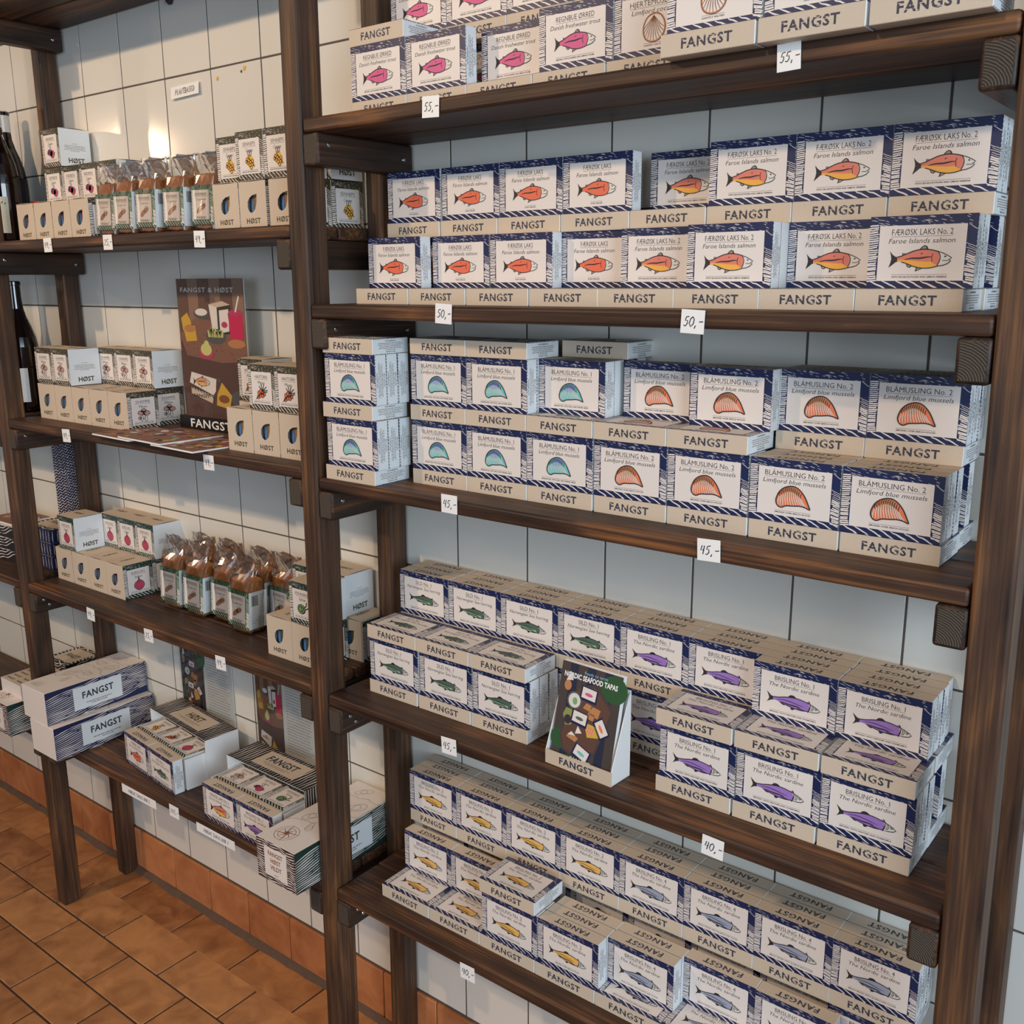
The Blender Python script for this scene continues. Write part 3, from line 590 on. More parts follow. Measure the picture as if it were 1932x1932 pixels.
RZ = [1.752, 1.483, 1.2115, .838, .466]
def ladder(label, x_top, x_bot, z_top, left_z, right_z, wd):
    """two posts and the rails screwed to both of their flanks"""
    t = thing('shelf_ladder', label, 'shelf frame', (x_bot, -.11, 0)); base = Vector(t.location)
    xt = x_top - x_bot
    rod('front_post', (0, -.099, 0), (xt, -.099, z_top), (wd, .046), 'stained_wood_post', t, .0045)
    rod('back_post', (0, .066, .0), (xt, .066, z_top), (wd, .040), 'stained_wood_post', t, .0045)
    for side, zs in ((-1, left_z), (1, right_z)):
        for z in zs:
            xx = xt * (z / z_top)
            x0 = xx + (wd + .0006 if side > 0 else -.0335)
            o = link('rail', bevelbox('rail', (.033, .203, .046), .004, 'stained_wood_rail', 2, 'end_grain', 1), t, (x0, -.098, z - BT - .0466))
            for yy, zz in ((.022, .030), (.180, .022)) if z > 1.0 else ((.02, .030), (.032, .016)):
                s_ = link('screw', SCREW, o, (.033 if side > 0 else 0, yy, zz)); s_.rotation_euler = (0, pi / 2 * side, 0)
    return t
lz = list(LZ.values())
ladder('dark wooden ladder frame at the end nearest the wine bottles', -.1265, -.1265, 2.6, [1.603, 1.224, .843, .462], lz, .0365)
ladder('dark wooden ladder frame between the two shelf bays', .9095, .886, 2.6, lz, RZ, .0385)
ladder('dark wooden ladder frame at the end past the fish cartons', 1.902, 1.933, 2.6, RZ, [], .040)
PLK = {}
def shelf(label, x0, x1, z, z1=None, y0=-.207):
    """two boards side by side"""
    t = thing('wooden_shelf', label, 'shelf', (x0, y0, z - BT)); L = x1 - x0
    d = -.003 - y0
    for i, (a, w_) in enumerate(((0, d * .50 - .0008), (d * .50 + .0008, d * .50 - .0008))):
        link('board', bevelbox('board', (L, w_, BT), .0045 if i == 0 else .003, 'stained_wood_board', 2), t, (0, a, 0))
    return t
for n, z in LZ.items(): shelf(f'dark wooden {n} shelf of the left bay', -.0885, .886 + .0235 * z / 2.6 - .0012, z)
for n, z in zip(['top', 'second', 'third', 'fourth', 'bottom'], RZ): shelf(f'dark wooden {n} shelf of the right bay, holding navy fish cartons', .886 + .0235 * z / 2.6 + .0397, 1.933 - .031 * z / 2.6 - .0012, z)
for n, z in list(LZ.items())[1:]: shelf(f'dark wooden {n} shelf beyond the ladder frame with wine bottles and gift boxes'.replace('with wine bottles and gift boxes', 'nearest the bottles'), -1.10, -.1275, z)

# ------------------------------------------------------------------ kraft jar boxes of the left bay (window front, label, text side), origin at the lower left front corner
A_, B_, H_ = .070, .0705, .0765
VEG = {'beet': ('RØDBEDE', 'Creme', 'MADE WITH BEETROOT', 'jar_beet', 'beetroot'), 'mustard': ('SENNEPS', 'Creme', 'CREAM WITH MUSTARD SEEDS AND DILL', 'jar_mustard', 'mustard'),
       'mushroom': ('SVAMPE', 'Mayo', 'MADE WITH MUSHROOMS', 'jar_mushroom', 'mushroom'), 'buckthorn': ('HAVTORN', 'Mayo', 'MADE WITH SEA BUCKTHORN', 'jar_mustard', 'sea buckthorn'),
       'onion': ('RØDLØG', 'Syltet', 'PICKLED RED ONION', 'jar_onion', 'red onion'), 'fennel': ('FENNIKEL', 'Syltet', 'PICKLED FENNEL', 'jar_fennel', 'fennel')}
def jarbox_body():
    mb = MB(); a, b, h = A_, B_, H_
    leafL = [(.42, .345), (.34, .385), (.295, .47), (.305, .58), (.385, .665), (.50, .715), (.66, .735)]
    leafR = [(.42, .345), (.51, .365), (.59, .43), (.64, .55), (.66, .735)]
    q = lambda p: [(u * a, 0, v * h) for u, v in p]
    mb.poly(q([(0, 0), (.42, 0)] + leafL + [(.66, 1), (0, 1)]), 'kraft'); mb.poly(q([(.42, 0), (1, 0), (1, 1), (.66, 1)] + leafR[::-1]), 'kraft')
    ring = leafL + leafR[::-1][1:-1]
    for i in range(len(ring)):                                         # thickness of the die-cut edge
        p0, p1 = ring[i], ring[(i + 1) % len(ring)]
        mb.poly([(p0[0] * a, 0, p0[1] * h), (p1[0] * a, 0, p1[1] * h), (p1[0] * a, .0006, p1[1] * h), (p0[0] * a, .0006, p0[1] * h)], 'white_card')
    mb.box((0, 0, 0), (a, b, h), {'*': 'kraft', '+y': 'board_white', '+x': 'kraft'}, skip=('-y', '+z'))
    return mb.mesh('jar_box')
JB = jarbox_body()
def jarbox_lid():
    mb = MB(); n = 8; z = lambda i: H_ + .0003 + .0017 * sin(pi * i / n)
    for i in range(n):
        mb.poly([(A_ * i / n, 0, z(i)), (A_ * (i + 1) / n, 0, z(i + 1)), (A_ * (i + 1) / n, B_, z(i + 1)), (A_ * i / n, B_, z(i))], 'kraft')
        for y in (0.0, B_):
            q = [(A_ * i / n, y, z(i) - .0006), (A_ * (i + 1) / n, y, z(i + 1) - .0006), (A_ * (i + 1) / n, y, z(i + 1)), (A_ * i / n, y, z(i))]
            mb.poly(q if y == 0 else q[::-1], 'kraft')
    return mb.mesh('lid')
JLID = jarbox_lid()
def printed(name, fn):
    mb = MB(); fn(mb); return mb.mesh(name)
JLOGO_F = printed('logo', lambda mb: logo_print(Print(mb, (0, 0, 0), (1, 0, 0), (0, 0, 1)), A_, H_ * .36, 'HØST', .52, 'olivelogo', False, H_ * .105))
JLOGO_T = printed('logo', lambda mb: logo_print(Print(mb, (A_, 0, H_ + .0021), (0, 1, 0), (-1, 0, 0)), B_, A_, 'HØST', .50, 'olivelogo', False, H_ * .10))
def _jside(mb):
    P = Print(mb, (A_, B_, 0), (-1, 0, 0), (0, 0, 1)); P.text('HØST', A_ * .52, H_ * .10, H_ * .125, 'olivelogo', 1, width=A_ * .52, bold=.028)
    P.para(A_ * .14, H_ * .56, A_ * .72, 5, H_ * .035, 'paleink', 1, random.Random(9), .4); P.text('OUR MISSION', A_ * .5, H_ * .60, H_ * .02, 'greyink', 1, width=A_ * .2)
JSIDE = printed('side_print', _jside)
def _jlabel(key, dark):
    ti, su, sm, _, _ = VEG[key]; mb = MB(); P = Print(mb, (A_, 0, 0), (0, 1, 0), (0, 0, 1)); w, h = B_, H_
    carved_border(P, w, h, w * .12, w * .12, h * .12, h * .15, dark, 'cream', 17, fine=.75)
    P.rect(w * .12, h * .12, w * .88, h * .845, 'cream', 3)
    P.text(ti, w / 2, h * .70, h * .075, 'ink', 4, width=w * (.46 if len(ti) < 8 else .54), bold=-.004); P.rect(w * .25, h * .675, w * .75, h * .680, 'ink', 4)
    P.text(su, w / 2, h * .575, h * .07, 'ink', 4, width=w * .26)
    vegart(P, w * .5, h * .395, w * .44, key)
    P.rect(w * .2, h * .198, w * .8, h * .203, 'ink', 4); P.text(sm, w / 2, h * .155, h * .022, 'ink', 4, width=w * .6, bold=.02)
    return mb.mesh('label')
JLAB = {k: _jlabel(k, 'olive' if k in ('beet', 'mustard', 'mushroom', 'buckthorn') else 'forest') for k in VEG}
JAR = {}
def jar(key):
    if key not in JAR:
        m = VEG[key][3]; mb = MB()
        mb.lathe([(.026, .002), (.0300, .006), (.0305, .050), (.028, .054), (.028, .064), (.026, .066)], m, 20, (A_ / 2, B_ / 2), [m, m, m, 'foil', 'foil'])
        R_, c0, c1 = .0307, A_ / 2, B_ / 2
        for k in range(6):                                             # window reflection in the glass, painted on as a pale blue band
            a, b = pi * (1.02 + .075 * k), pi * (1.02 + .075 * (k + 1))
            mb.poly([(c0 + R_ * cos(a), c1 + R_ * sin(a), .012), (c0 + R_ * cos(b), c1 + R_ * sin(b), .012), (c0 + R_ * cos(b), c1 + R_ * sin(b), .049), (c0 + R_ * cos(a), c1 + R_ * sin(a), .049)], 'jar_reflection_blue')
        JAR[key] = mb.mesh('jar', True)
    return JAR[key]
def jarbox(key, pose, x, y, z, label, group='kraft jar boxes of the left bay', rotz=0.0):
    """W: window to the front; L: label to the front; U: lying on its back, label up"""
    o = link('jar_box', JB)
    if pose == 'W': o.location = (x, y, z); o.rotation_euler = (0, 0, rotz)
    elif pose == 'L': o.location = (x, y + A_, z); o.rotation_euler = (0, 0, -pi / 2 + rotz)
    else:
        R = Matrix.Translation((x, y, z)) @ Matrix.Rotation(rotz, 4, 'Z') @ Matrix(((0, 1, 0, 0), (0, 0, 1, 0), (1, 0, 0, 0), (0, 0, 0, 1)))
        o.matrix_world = R
    tag(o, label, 'jar box', group)
    link('lid', JLID, o); link('label', JLAB[key], o); link('logo', JLOGO_F, o); link('logo', JLOGO_T, o); link('side_print', JSIDE, o)
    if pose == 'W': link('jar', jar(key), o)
    return o
def jlab(key, pose, i, where): return f'{VEG[key][4]} jar box, {"window" if pose == "W" else "label"} forward, {ORD[i]} in {where}'
D1 = H_ + .0024
z = LZ['top']
for i, x in enumerate([-.052, .020, .0925, .1640]): jarbox('beet', 'W', x, -.150, z, jlab('beet', 'W', i, 'lowest row, upper left shelf'))
for i, x in enumerate([-.056, .0155, .0865, .1575]): jarbox('beet', 'W', x, -.0775, z, jlab('beet', 'W', i, 'wall row, upper left shelf'))
for i, x in enumerate([-.056, .0155, .0865, .1575]): jarbox('beet', 'L', x, -.0780, z + D1, jlab('beet', 'L', i, 'second layer, upper left shelf'))
jarbox('beet', 'L', -.053, -.0782, z + 2 * D1, 'single beetroot jar box crowning the stack by the wine bottles')
for i, x in enumerate([.636, .7080, .7860]): jarbox('mustard', 'W', x, -.150, z, jlab('mustard', 'W', i, 'lowest row, upper left shelf'))
for i, x in enumerate([.628, .7080, .7860]): jarbox('mustard', 'W', x, -.0770, z, jlab('mustard', 'W', i, 'wall row, upper left shelf'))
for i, (x, y) in enumerate([(.625, -.128), (.7065, -.1495), (.7785, -.1495)]): jarbox('mustard', 'L', x, y, z + D1, jlab('mustard', 'L', i, 'second layer, upper left shelf'))
jarbox('mustard', 'L', .786, -.0765, z + D1, 'mustard jar box at the wall in the second layer, seen through the ladder')
z = LZ['second']
for i in range(5): jarbox('mushroom', 'W', -.0515 + .0700 * i + i * .0009, -.148, z, jlab('mushroom', 'W', i, 'lowest row, second left shelf'))
for i in range(4): jarbox('mushroom', 'W', .0010 + .0709 * i - .001, -.0755, z, jlab('mushroom', 'W', i + 1, 'wall row, second left shelf'))
for i, x in enumerate([-.0495, .0215]): jarbox('mushroom', 'L', x, -.148, z + D1, jlab('mushroom', 'L', i, 'front of second layer, second left shelf'))
for i, x in enumerate([.083, .1535, .2245]): jarbox('mushroom', 'L', x - .004, -.0760, z + D1, jlab('mushroom', 'L', i + 2, 'wall side of second layer, second left shelf'))
for i, x in enumerate([.657, .7285, .8000]): jarbox('buckthorn', 'W', x, -.168, z, jlab('buckthorn', 'W', i, 'lowest row, second left shelf'))
for i, x in enumerate([.597, .6690, .7410]): jarbox('buckthorn', 'W', x, -.095, z, jlab('buckthorn', 'W', i, 'wall row, second left shelf'))
for i, x in enumerate([.7215, .7925]): jarbox('buckthorn', 'L', x, -.166, z + D1, jlab('buckthorn', 'L', i + 1, 'front of second layer, second left shelf'))
jarbox('buckthorn', 'L', .6005, -.0955, z + D1, 'sea buckthorn jar box at the wall beside the tall poster, second layer')
z = LZ['third']
for i, x in enumerate([-.0735, -.002, .0685, .1390]): jarbox('onion', 'W', x, -.139, z, jlab('onion', 'W', i, 'lowest row, third left shelf'))
for i, x in enumerate([-.0735, -.002, .0685, .1390]): jarbox('onion', 'W', x, -.0675, z, jlab('onion', 'W', i, 'wall row, third left shelf'))
jarbox('onion', 'L', -.049, -.1395, z + D1, 'red onion jar box alone at the front of the second layer, third left shelf')
for i, x in enumerate([.016, .0870, .1580]): jarbox('onion', 'L', x - .004, -.0680, z + D1, jlab('onion', 'L', i + 1, 'wall side of second layer, third left shelf'))
for i, x in enumerate([.7115, .7820, .8525]): jarbox('fennel', 'W', x - (.0 if i < 2 else .034), -.153, z, jlab('fennel', 'W', i, 'lowest row, third left shelf')) if i < 2 else None
jarbox('fennel', 'W', .8185, -.0785, z, 'fennel jar box in the wall row against the middle post, third left shelf')
for i, x in enumerate([.674, .7455]): jarbox('fennel', 'W', x, -.0785, z, jlab('fennel', 'W', i, 'wall row, third left shelf'))
jarbox('fennel', 'L', .7825, -.1535, z + D1, 'fennel jar box with label in front, on top and next to the middle post')
jarbox('fennel', 'L', .7035, -.0790, z + D1, 'fennel jar box on the wall row, half hidden behind the front fennel box')
jarbox('fennel', 'L', .7760, -.0790, z + D1, 'fennel jar box on the wall row, its text side seen through the ladder')

# ------------------------------------------------------------------ crispbread in clear bags
def crispbread_parts():
    bm = bmesh.new(); bmesh.ops.create_cube(bm, size=1); bmesh.ops.subdivide_edges(bm, edges=list(bm.edges), cuts=9, use_grid_fill=True)
    r = random.Random(8); w, d, h = .058, .040, .112
    for v in bm.verts:
        u = v.co * 2; k = 1 - .06 * (abs(u.x) ** 4 + abs(u.y) ** 4 + abs(u.z) ** 4 - 1)
        v.co = Vector((v.co.x * w * k, v.co.y * d * k, v.co.z * h * k + h / 2)) + Vector((r.uniform(-1, 1), r.uniform(-1, 1), r.uniform(-1, 1))) * .0011
    me = bpy.data.meshes.new('crispbread'); bm.to_mesh(me); bm.free(); me.materials.append(MATS['crispbread'])
    mb = MB(); w2, d2, z0, z1 = .0312, .0222, .010, .088
    mb.box((-w2, -d2, z0), (w2, d2, z1), {'*': 'board_white', '-y': 'leafgreen'}, skip=('+z', '-z'))
    sleeve = mb.mesh('sleeve')
    mb = MB(); P = Print(mb, (-w2, -d2, z0), (1, 0, 0), (0, 0, 1)); ww, hh = 2 * w2, z1 - z0
    carved_border(P, ww, hh, ww * .05, ww * .16, hh * .13, hh * .12, 'leafgreen', 'cream', 23, fine=.8); P.rect(ww * .06, hh * .13, ww * .83, hh * .88, 'cream', 3)
    P.text('KNÆKBRØD', ww * .445, hh * .74, hh * .07, 'ink', 4, width=ww * .56, bold=-.004); P.rect(ww * .15, hh * .715, ww * .74, hh * .72, 'ink', 4)
    P.text('Crispbread', ww * .445, hh * .61, hh * .06, 'greyink', 4, width=ww * .44); vegart(P, ww * .445, hh * .42, ww * .46, 'crispbread')
    P.para(ww * .16, hh * .20, ww * .57, 2, hh * .03, 'greyink', 4, h=.5); lab = mb.mesh('label')
    mb = MB(); P = Print(mb, (w2, -d2, z0), (0, 1, 0), (0, 0, 1)); ww = 2 * d2; rr = random.Random(3)
    u = ww * .15
    while u < ww * .5:
        q = ww * rr.choice([.012, .02, .03]); P.rect(u, hh * .62, u + q, hh * .9, 'ink', 1); u += q + ww * rr.choice([.012, .02])
    for i in range(3): P.text(rr.choice(['60 g', '35 g', '12 g']), ww * (.3 + .12 * i), hh * (.15 + .06 * i), hh * .03, 'greyink', 1)
    P.para(ww * .6, hh * .9, ww * .3, 9, hh * .06, 'paleink', 1, h=.35); back = mb.mesh('barcode')
    mb = MB(); n = 28; rings = []; r = random.Random(12)
    prof = [(.0, .0285, .0195), (.0015, .0325, .0235), (.03, .0328, .0236), (.06, .0326, .0234), (.09, .033, .0236), (.108, .0325, .023), (.120, .034, .018), (.132, .0355, .0115), (.144, .037, .006), (.155, .038, .0025)]
    for j, (zz, a, b) in enumerate(prof):
        ring = []
        for k in range(n):
            t = 2 * pi * k / n; c_, s_ = cos(t), sin(t); e = .5
            jit = .0004 if j < 5 else .0022
            ring.append((a * math.copysign(abs(c_) ** e, c_) + r.uniform(-jit, jit), b * math.copysign(abs(s_) ** e, s_) + r.uniform(-jit, jit), zz + (r.uniform(-.003, .003) if j > 5 else 0)))
        rings.append(ring)
    for j in range(len(prof) - 1):
        for k in range(n):
            k2 = (k + 1) % n
            mb.poly([rings[j][k], rings[j][k2], rings[j + 1][k2]], 'bag_film'); mb.poly([rings[j][k], rings[j + 1][k2], rings[j + 1][k]], 'bag_film')
    return me, sleeve, lab, back, mb.mesh('clear_bag')
CB = crispbread_parts()
def bag(x, y, z, rotz, tilt, sz, label, group):
    t = thing('crispbread_bag', label, 'bread bag', (x, y, z), group, rotz); t.rotation_euler = (tilt[0], tilt[1], rotz); t.scale = (1, 1, sz)
    link('crispbread', CB[0], t); s_ = link('sleeve', CB[1], t); link('label', CB[2], s_); link('barcode', CB[3], s_); link('clear_bag', CB[4], t)
z = LZ['top'] + .0008
for i, (x, y, rz, ty) in enumerate([(.276, -.120, .0, .03), (.352, -.128, .0, .03), (.428, -.128, .0, .03), (.504, -.120, .0, .03), (.580, -.112, .0, .03)]):
    bag(x, y, z + .0045, rz, (-.02, ty, 0), .86, f'clear crispbread bag leaning on its neighbours, {ORD[i]} from the beetroot boxes, topmost stocked left shelf', 'crispbread bags on the topmost stocked left shelf')
z = LZ['third'] + .0008
for i, (x, y, rz, ty) in enumerate([(.333, -.088, .06, .03), (.418, -.090, .05, .04), (.497, -.078, .08, .03), (.576, -.096, .03, .04)]):
    bag(x, y, z + .0015, rz, (-.03, ty, 0), .97, f'clear crispbread bag in the front row, {ORD[i]} from the red onion boxes, third left shelf', 'crispbread bags on the third left shelf')
for i, (x, y, rz, ty) in enumerate([(.352, -.034, .0, .02), (.440, -.032, .0, .03), (.545, -.031, .0, .02), (.625, -.031, .0, .02)]):
    bag(x, y, z + .0015, rz, (-.02, ty, 0), .95, f'clear crispbread bag in the wall row, {ORD[i]} from the red onion boxes, third left shelf', 'crispbread bags on the third left shelf')

# ------------------------------------------------------------------ long gift boxes with printed sleeves
def contour(P, cu, cv, a, b, m, w, seed, l=1, rot=0.0, n=18):
    r = random.Random(seed); ph = r.uniform(0, 6)
    pts = []
    for k in range(n + 1):
        t = 2 * pi * k / n; q = 1 + .22 * sin(2 * t + ph) + .12 * sin(3 * t + ph * 2)
        x, y = a * q * cos(t), b * q * sin(t); pts.append((cu + x * cos(rot) - y * sin(rot), cv + x * sin(rot) + y * cos(rot)))
    P.stroke(pts, w, m, l)
def map_top(P, w, l_, compass=True, seed=1):
    r = random.Random(seed); c = 'mapline'
    for cu, cv, a, rot in [(.3, .42, .10, .9), (.62, .50, .09, .3), (.72, .70, .12, 1.2), (.30, .72, .10, .2), (.55, .30, .07, 1.6), (.42, .90, .09, .7)]:
        for k in (1, .55): contour(P, cu * w, cv * l_, a * w * k * 1.6, a * w * k, c, w * .008, r.randint(0, 99), 1, rot)
    P.stroke(wob(r, (0, .30 * l_), (w, .46 * l_), 9, .03 * l_), w * .009, c, 1); P.stroke(wob(r, (0, .62 * l_), (w, .58 * l_), 9, .03 * l_), w * .009, c, 1); P.stroke(wob(r, (0, .80 * l_), (w, .84 * l_), 9, .02 * l_), w * .009, c, 1)
    for i in range(26):
        t = 2 * pi * i / 26; P.ell(w * (.55 + .36 * cos(t)), l_ * (.40 + .13 * sin(t)), w * .006, w * .006, c, 1, 6)
    if compass:
        cu, cv, R = w * .38, l_ * .15, w * .22
        for k in (1, .72): P.stroke([(cu + R * k * cos(t), cv + R * k * sin(t)) for t in [2 * pi * i / 24 for i in range(25)]], w * .009, 'brownart', 1)
        for i in range(8):
            t = pi * i / 4 + .3; L_ = R * (1.25 if i % 2 == 0 else .8)
            P.poly([(cu + L_ * cos(t), cv + L_ * sin(t)), (cu + R * .16 * cos(t + .8), cv + R * .16 * sin(t + .8)), (cu, cv)], 'brownart', 2)
    else:
        for i in range(6):
            u = w * (.12 + .05 * i); P.stroke([(u, l_ * .05), (u + w * .05, l_ * (.12 + .02 * (i % 3))), (u + w * .1, l_ * .05)], w * .008, c, 1)
def gift_box(kind, loc, label, group, rotz=0.0, size=(.105, .252, .0775)):
    w, l_, h = size
    o = link('gift_box', bevelbox('gift_box', size, .0008, 'cream', 1)); o.location = loc; o.rotation_euler = (0, 0, rotz); tag(o, label, 'gift box', group)
    mb = MB(); map_top(Print(mb, (0, 0, h), (1, 0, 0), (0, 1, 0)), w, l_, kind == 'forest', 5 if kind == 'navy' else 9); link('map_print', mb.mesh('map_print'), o)
    mb = MB(); P = Print(mb, (w, 0, 0), (0, 1, 0), (0, 0, 1)); waves(P, l_, h, 17, 'navy' if kind == 'navy' else 'forest', 'cream', 31 if kind == 'navy' else 37, 1, .55, .12)
    P.rect(l_ * .26, h * .16, l_ * .74, h * .86, 'board_white', 3); wd_ = 'FANGST' if kind == 'navy' else 'HØST'
    P.text(wd_, l_ * .5, h * .48, h * .20, 'logo' if kind == 'navy' else 'olivelogo', 4, width=l_ * (.31 if kind == 'navy' else .22), bold=.03, gap=1.1); P.para(l_ * .36, h * .34, l_ * .29, 2, h * .06, 'paleink', 4, h=.5)
    link('side_print', mb.mesh('side_print'), o)
    if kind == 'forest':
        mb = MB(); P = Print(mb, (0, 0, 0), (1, 0, 0), (0, 0, 1)); waves(P, w, h, 17, 'maroon', 'cream', 41, 1, .5, -.05); P.rect(w * .20, h * .14, w * .78, h * .86, 'cream', 3)
        for i, t_ in enumerate(['FANGST', 'HØST', 'VILDT']): P.text(t_, w * .49, h * (.66 - .17 * i), h * .11, 'brownart', 4, width=w * (.38, .26, .29)[i], bold=.02)
        P.para(w * .40, h * .22, w * .18, 1, h * .05, 'paleink', 4, h=.4); link('front_print', mb.mesh('front_print'), o)
    return o
GG = 'long printed gift boxes on the bottom left shelves'
z = LZ['bottom'] + .0006
gift_box('navy', (-.0445, -.2585, z), 'navy printed long gift box, lower of the two stacked beside the front ladder leg', GG)
gift_box('navy', (-.0700, -.2570, z + .0780), 'navy printed long gift box, upper of the two stacked beside the front ladder leg', GG)
gift_box('forest', (.7795, -.2590, z), 'green and maroon gift box with compass map, beside the middle post', GG, 0, (.1050, .252, .080))
gift_box('forest', (-.2580, -.2610, z), 'green and maroon gift box beyond the ladder, under an open tray', GG, 0, (.108, .252, .078))

# ------------------------------------------------------------------ opened tapas gift sets
def tapas(x, y, rotz, size, lid_word, dark, cart, veg, where, wl):
    z = LZ['bottom'] + .0006; R = lambda u, v: (x + u * cos(rotz) - v * sin(rotz), y + u * sin(rotz) + v * cos(rotz))
    for i, k in enumerate(cart):
        p = R(.006 + .1115 * i + .004, .0); carton(k, 'S', p[0], p[1], z, f'{PROD[k][7]} carton standing in front of the open {where} gift tray', 'cartons of the opened gift sets', False, rotz)
    w, l_, h = .234, .122, .070; q = R(-.002, .028)
    mb = MB(); th = .0012
    mb.box((0, 0, 0), (w, l_, th), 'white_card'); mb.box((0, 0, th), (w, th, h), 'white_card'); mb.box((0, l_ - th, th), (w, l_, h), 'white_card'); mb.box((0, th, th), (th, l_ - th, h), 'white_card'); mb.box((w - th, th, th), (w, l_ - th, h), 'white_card')
    o = link('gift_tray', mb.mesh('gift_tray')); o.location = (q[0], q[1], z); o.rotation_euler = (0, 0, rotz); tag(o, f'white open gift tray of the {where} set holding three jar boxes', 'tray')
    for i, k in enumerate(veg):
        p = R(.0065 + .0722 * i, .0320); jarbox(k, 'U', p[0], p[1], z + .0014, f'{VEG[k][4]} jar box lying label up in the {where} gift tray', 'jar boxes in the opened gift trays', rotz)
    # lid: a cap pushed back over the rear of the tray
    lw, ld, lh = .246, .0800, .1000; q = R(-.008, .0735); th = .001
    mb = MB(); z0 = .0
    mb.box((0, 0, lh - th), (lw, ld, lh), 'white_card'); mb.box((0, ld - th, z0), (lw, ld, lh - th), 'white_card'); mb.box((0, 0, z0), (th, ld - th, lh - th), 'white_card'); mb.box((lw - th, 0, z0), (lw, ld - th, lh - th), 'white_card')
    o = link('gift_cover', mb.mesh('gift_cover')); o.location = (q[0], q[1], z); o.rotation_euler = (0, 0, rotz); tag(o, f'{"black and green" if dark == "forest" else "black and maroon"} striped gift cover pushed back over the {where} tray', 'cover')
    mb = MB(); P = Print(mb, (0, 0, lh), (1, 0, 0), (0, 1, 0))
    r = random.Random(len(lid_word)); P.rect(0, 0, lw, ld, 'blackish', 1)
    for i in range(30):
        u = lw * (i + .3) / 30; P.stroke(wob(r, (u, 0), (u + lw * .02, ld), 8, lw * .005), lw * .010 * r.uniform(.6, 1.2), 'cream', 2, taper=True)
    P.rect(lw * .25, ld * .18, lw * .78, ld * .86, 'kraft', 3); P.text(lid_word, lw * .51, ld * .46, ld * .24, 'olivelogo' if lid_word == 'HØST' else 'logo', 4, width=lw * (.24 if lid_word == 'HØST' else .36), bold=.03, gap=1.1); P.para(lw * .32, ld * .38, lw * .38, 2, ld * .06, 'paleink', 4, h=.45)
    link('lid_print', mb.mesh('lid_print'), o)
    if wl:
        mb = MB(); P = Print(mb, (lw, 0, lh * .28), (0, 1, 0), (0, 0, 1)); P.rect(0, 0, ld, lh * .72, 'blackish', 1)
        for i in range(13): P.stroke(wob(r, (ld * (i + .5) / 13, 0), (ld * (i + .5) / 13, lh * .72), 6, ld * .006), ld * .026, 'cream', 2)
        link('side_print', mb.mesh('side_print'), o)
tapas(.1760, -.1600, -.105, None, 'HØST', 'forest', ['laks', 'sild'], ['mustard', 'buckthorn', 'onion'], 'first', False)
tapas(.5180, -.1960, -.012, None, 'FANGST', 'maroon', ['laksb', 'brisa'], ['mushroom', 'beet', 'fennel'], 'second', True)

# ------------------------------------------------------------------ handwritten price cards
GLY = {'0': [[(.5, 1), (.12, .75), (.08, .3), (.4, 0), (.78, .25), (.82, .75), (.5, 1)]], '1': [[(.3, .8), (.5, 1), (.48, 0)]], '2': [[(.1, .75), (.4, 1), (.75, .75), (.1, .02), (.85, .05)]],
       '4': [[(.25, 1), (.08, .45), (.72, .5)], [(.7, 1), (.62, 0)]], '5': [[(.85, 1), (.3, .96), (.2, .58), (.6, .6), (.72, .28), (.42, .02), (.08, .08)]], '6': [[(.7, 1), (.2, .5), (.25, .05), (.7, .1), (.68, .45), (.2, .4)]],
       '9': [[(.75, .85), (.35, 1), (.12, .68), (.45, .5), (.78, .85), (.62, 0)]], ',': [[(.3, .12), (.15, -.18)]], '-': [[(.1, .5), (.8, .56)]], ' ': [],
       'N': [[(.1, 0), (.12, 1), (.7, .05), (.75, 1)]], 'O': [[(.5, 1), (.1, .6), (.3, .05), (.75, .2), (.8, .7), (.5, 1)]], 'R': [[(.15, 0), (.15, 1), (.7, .85), (.6, .55), (.18, .5), (.8, 0)]], 'D': [[(.15, 0), (.15, 1), (.75, .7), (.7, .2), (.12, 0)]],
       'I': [[(.4, 1), (.4, 0)]], 'C': [[(.75, .9), (.3, .95), (.1, .4), (.4, 0), (.8, .12)]], 'T': [[(.05, .95), (.85, 1)], [(.45, .98), (.42, 0)]], 'A': [[(.05, 0), (.45, 1), (.8, 0)], [(.2, .4), (.7, .42)]], 'P': [[(.15, 0), (.18, 1), (.75, .8), (.6, .5), (.16, .48)]],
       'S': [[(.75, .92), (.3, .95), (.2, .62), (.65, .42), (.6, .06), (.1, .05)]], 'B': [[(.12, 0), (.14, 1), (.65, .85), (.55, .55), (.15, .52), (.7, .35), (.6, .05), (.12, 0)]], 'X': [[(.05, 1), (.8, 0)], [(.75, 1), (.05, 0)]], 'L': [[(.2, 1), (.15, .02), (.7, .05)]], 'E': [[(.75, .98), (.2, .95), (.18, .05), (.75, .06)], [(.2, .52), (.6, .54)]]}
def hand(P, s, u, v, h, m, wgt=.11, adv=.62, lean=.15, seed=0, l=2):
    r = random.Random(seed)
    for ch in s:
        k = h * .62
        for st in GLY[ch]:
            P.stroke([(u + k * x + lean * h * y + r.uniform(-.02, .02) * h, v + h * y + r.uniform(-.02, .02) * h) for x, y in st], h * wgt, m, l)
        u += h * adv * (.75 if ch in ',I1-' else .6 if ch == ' ' else 1)
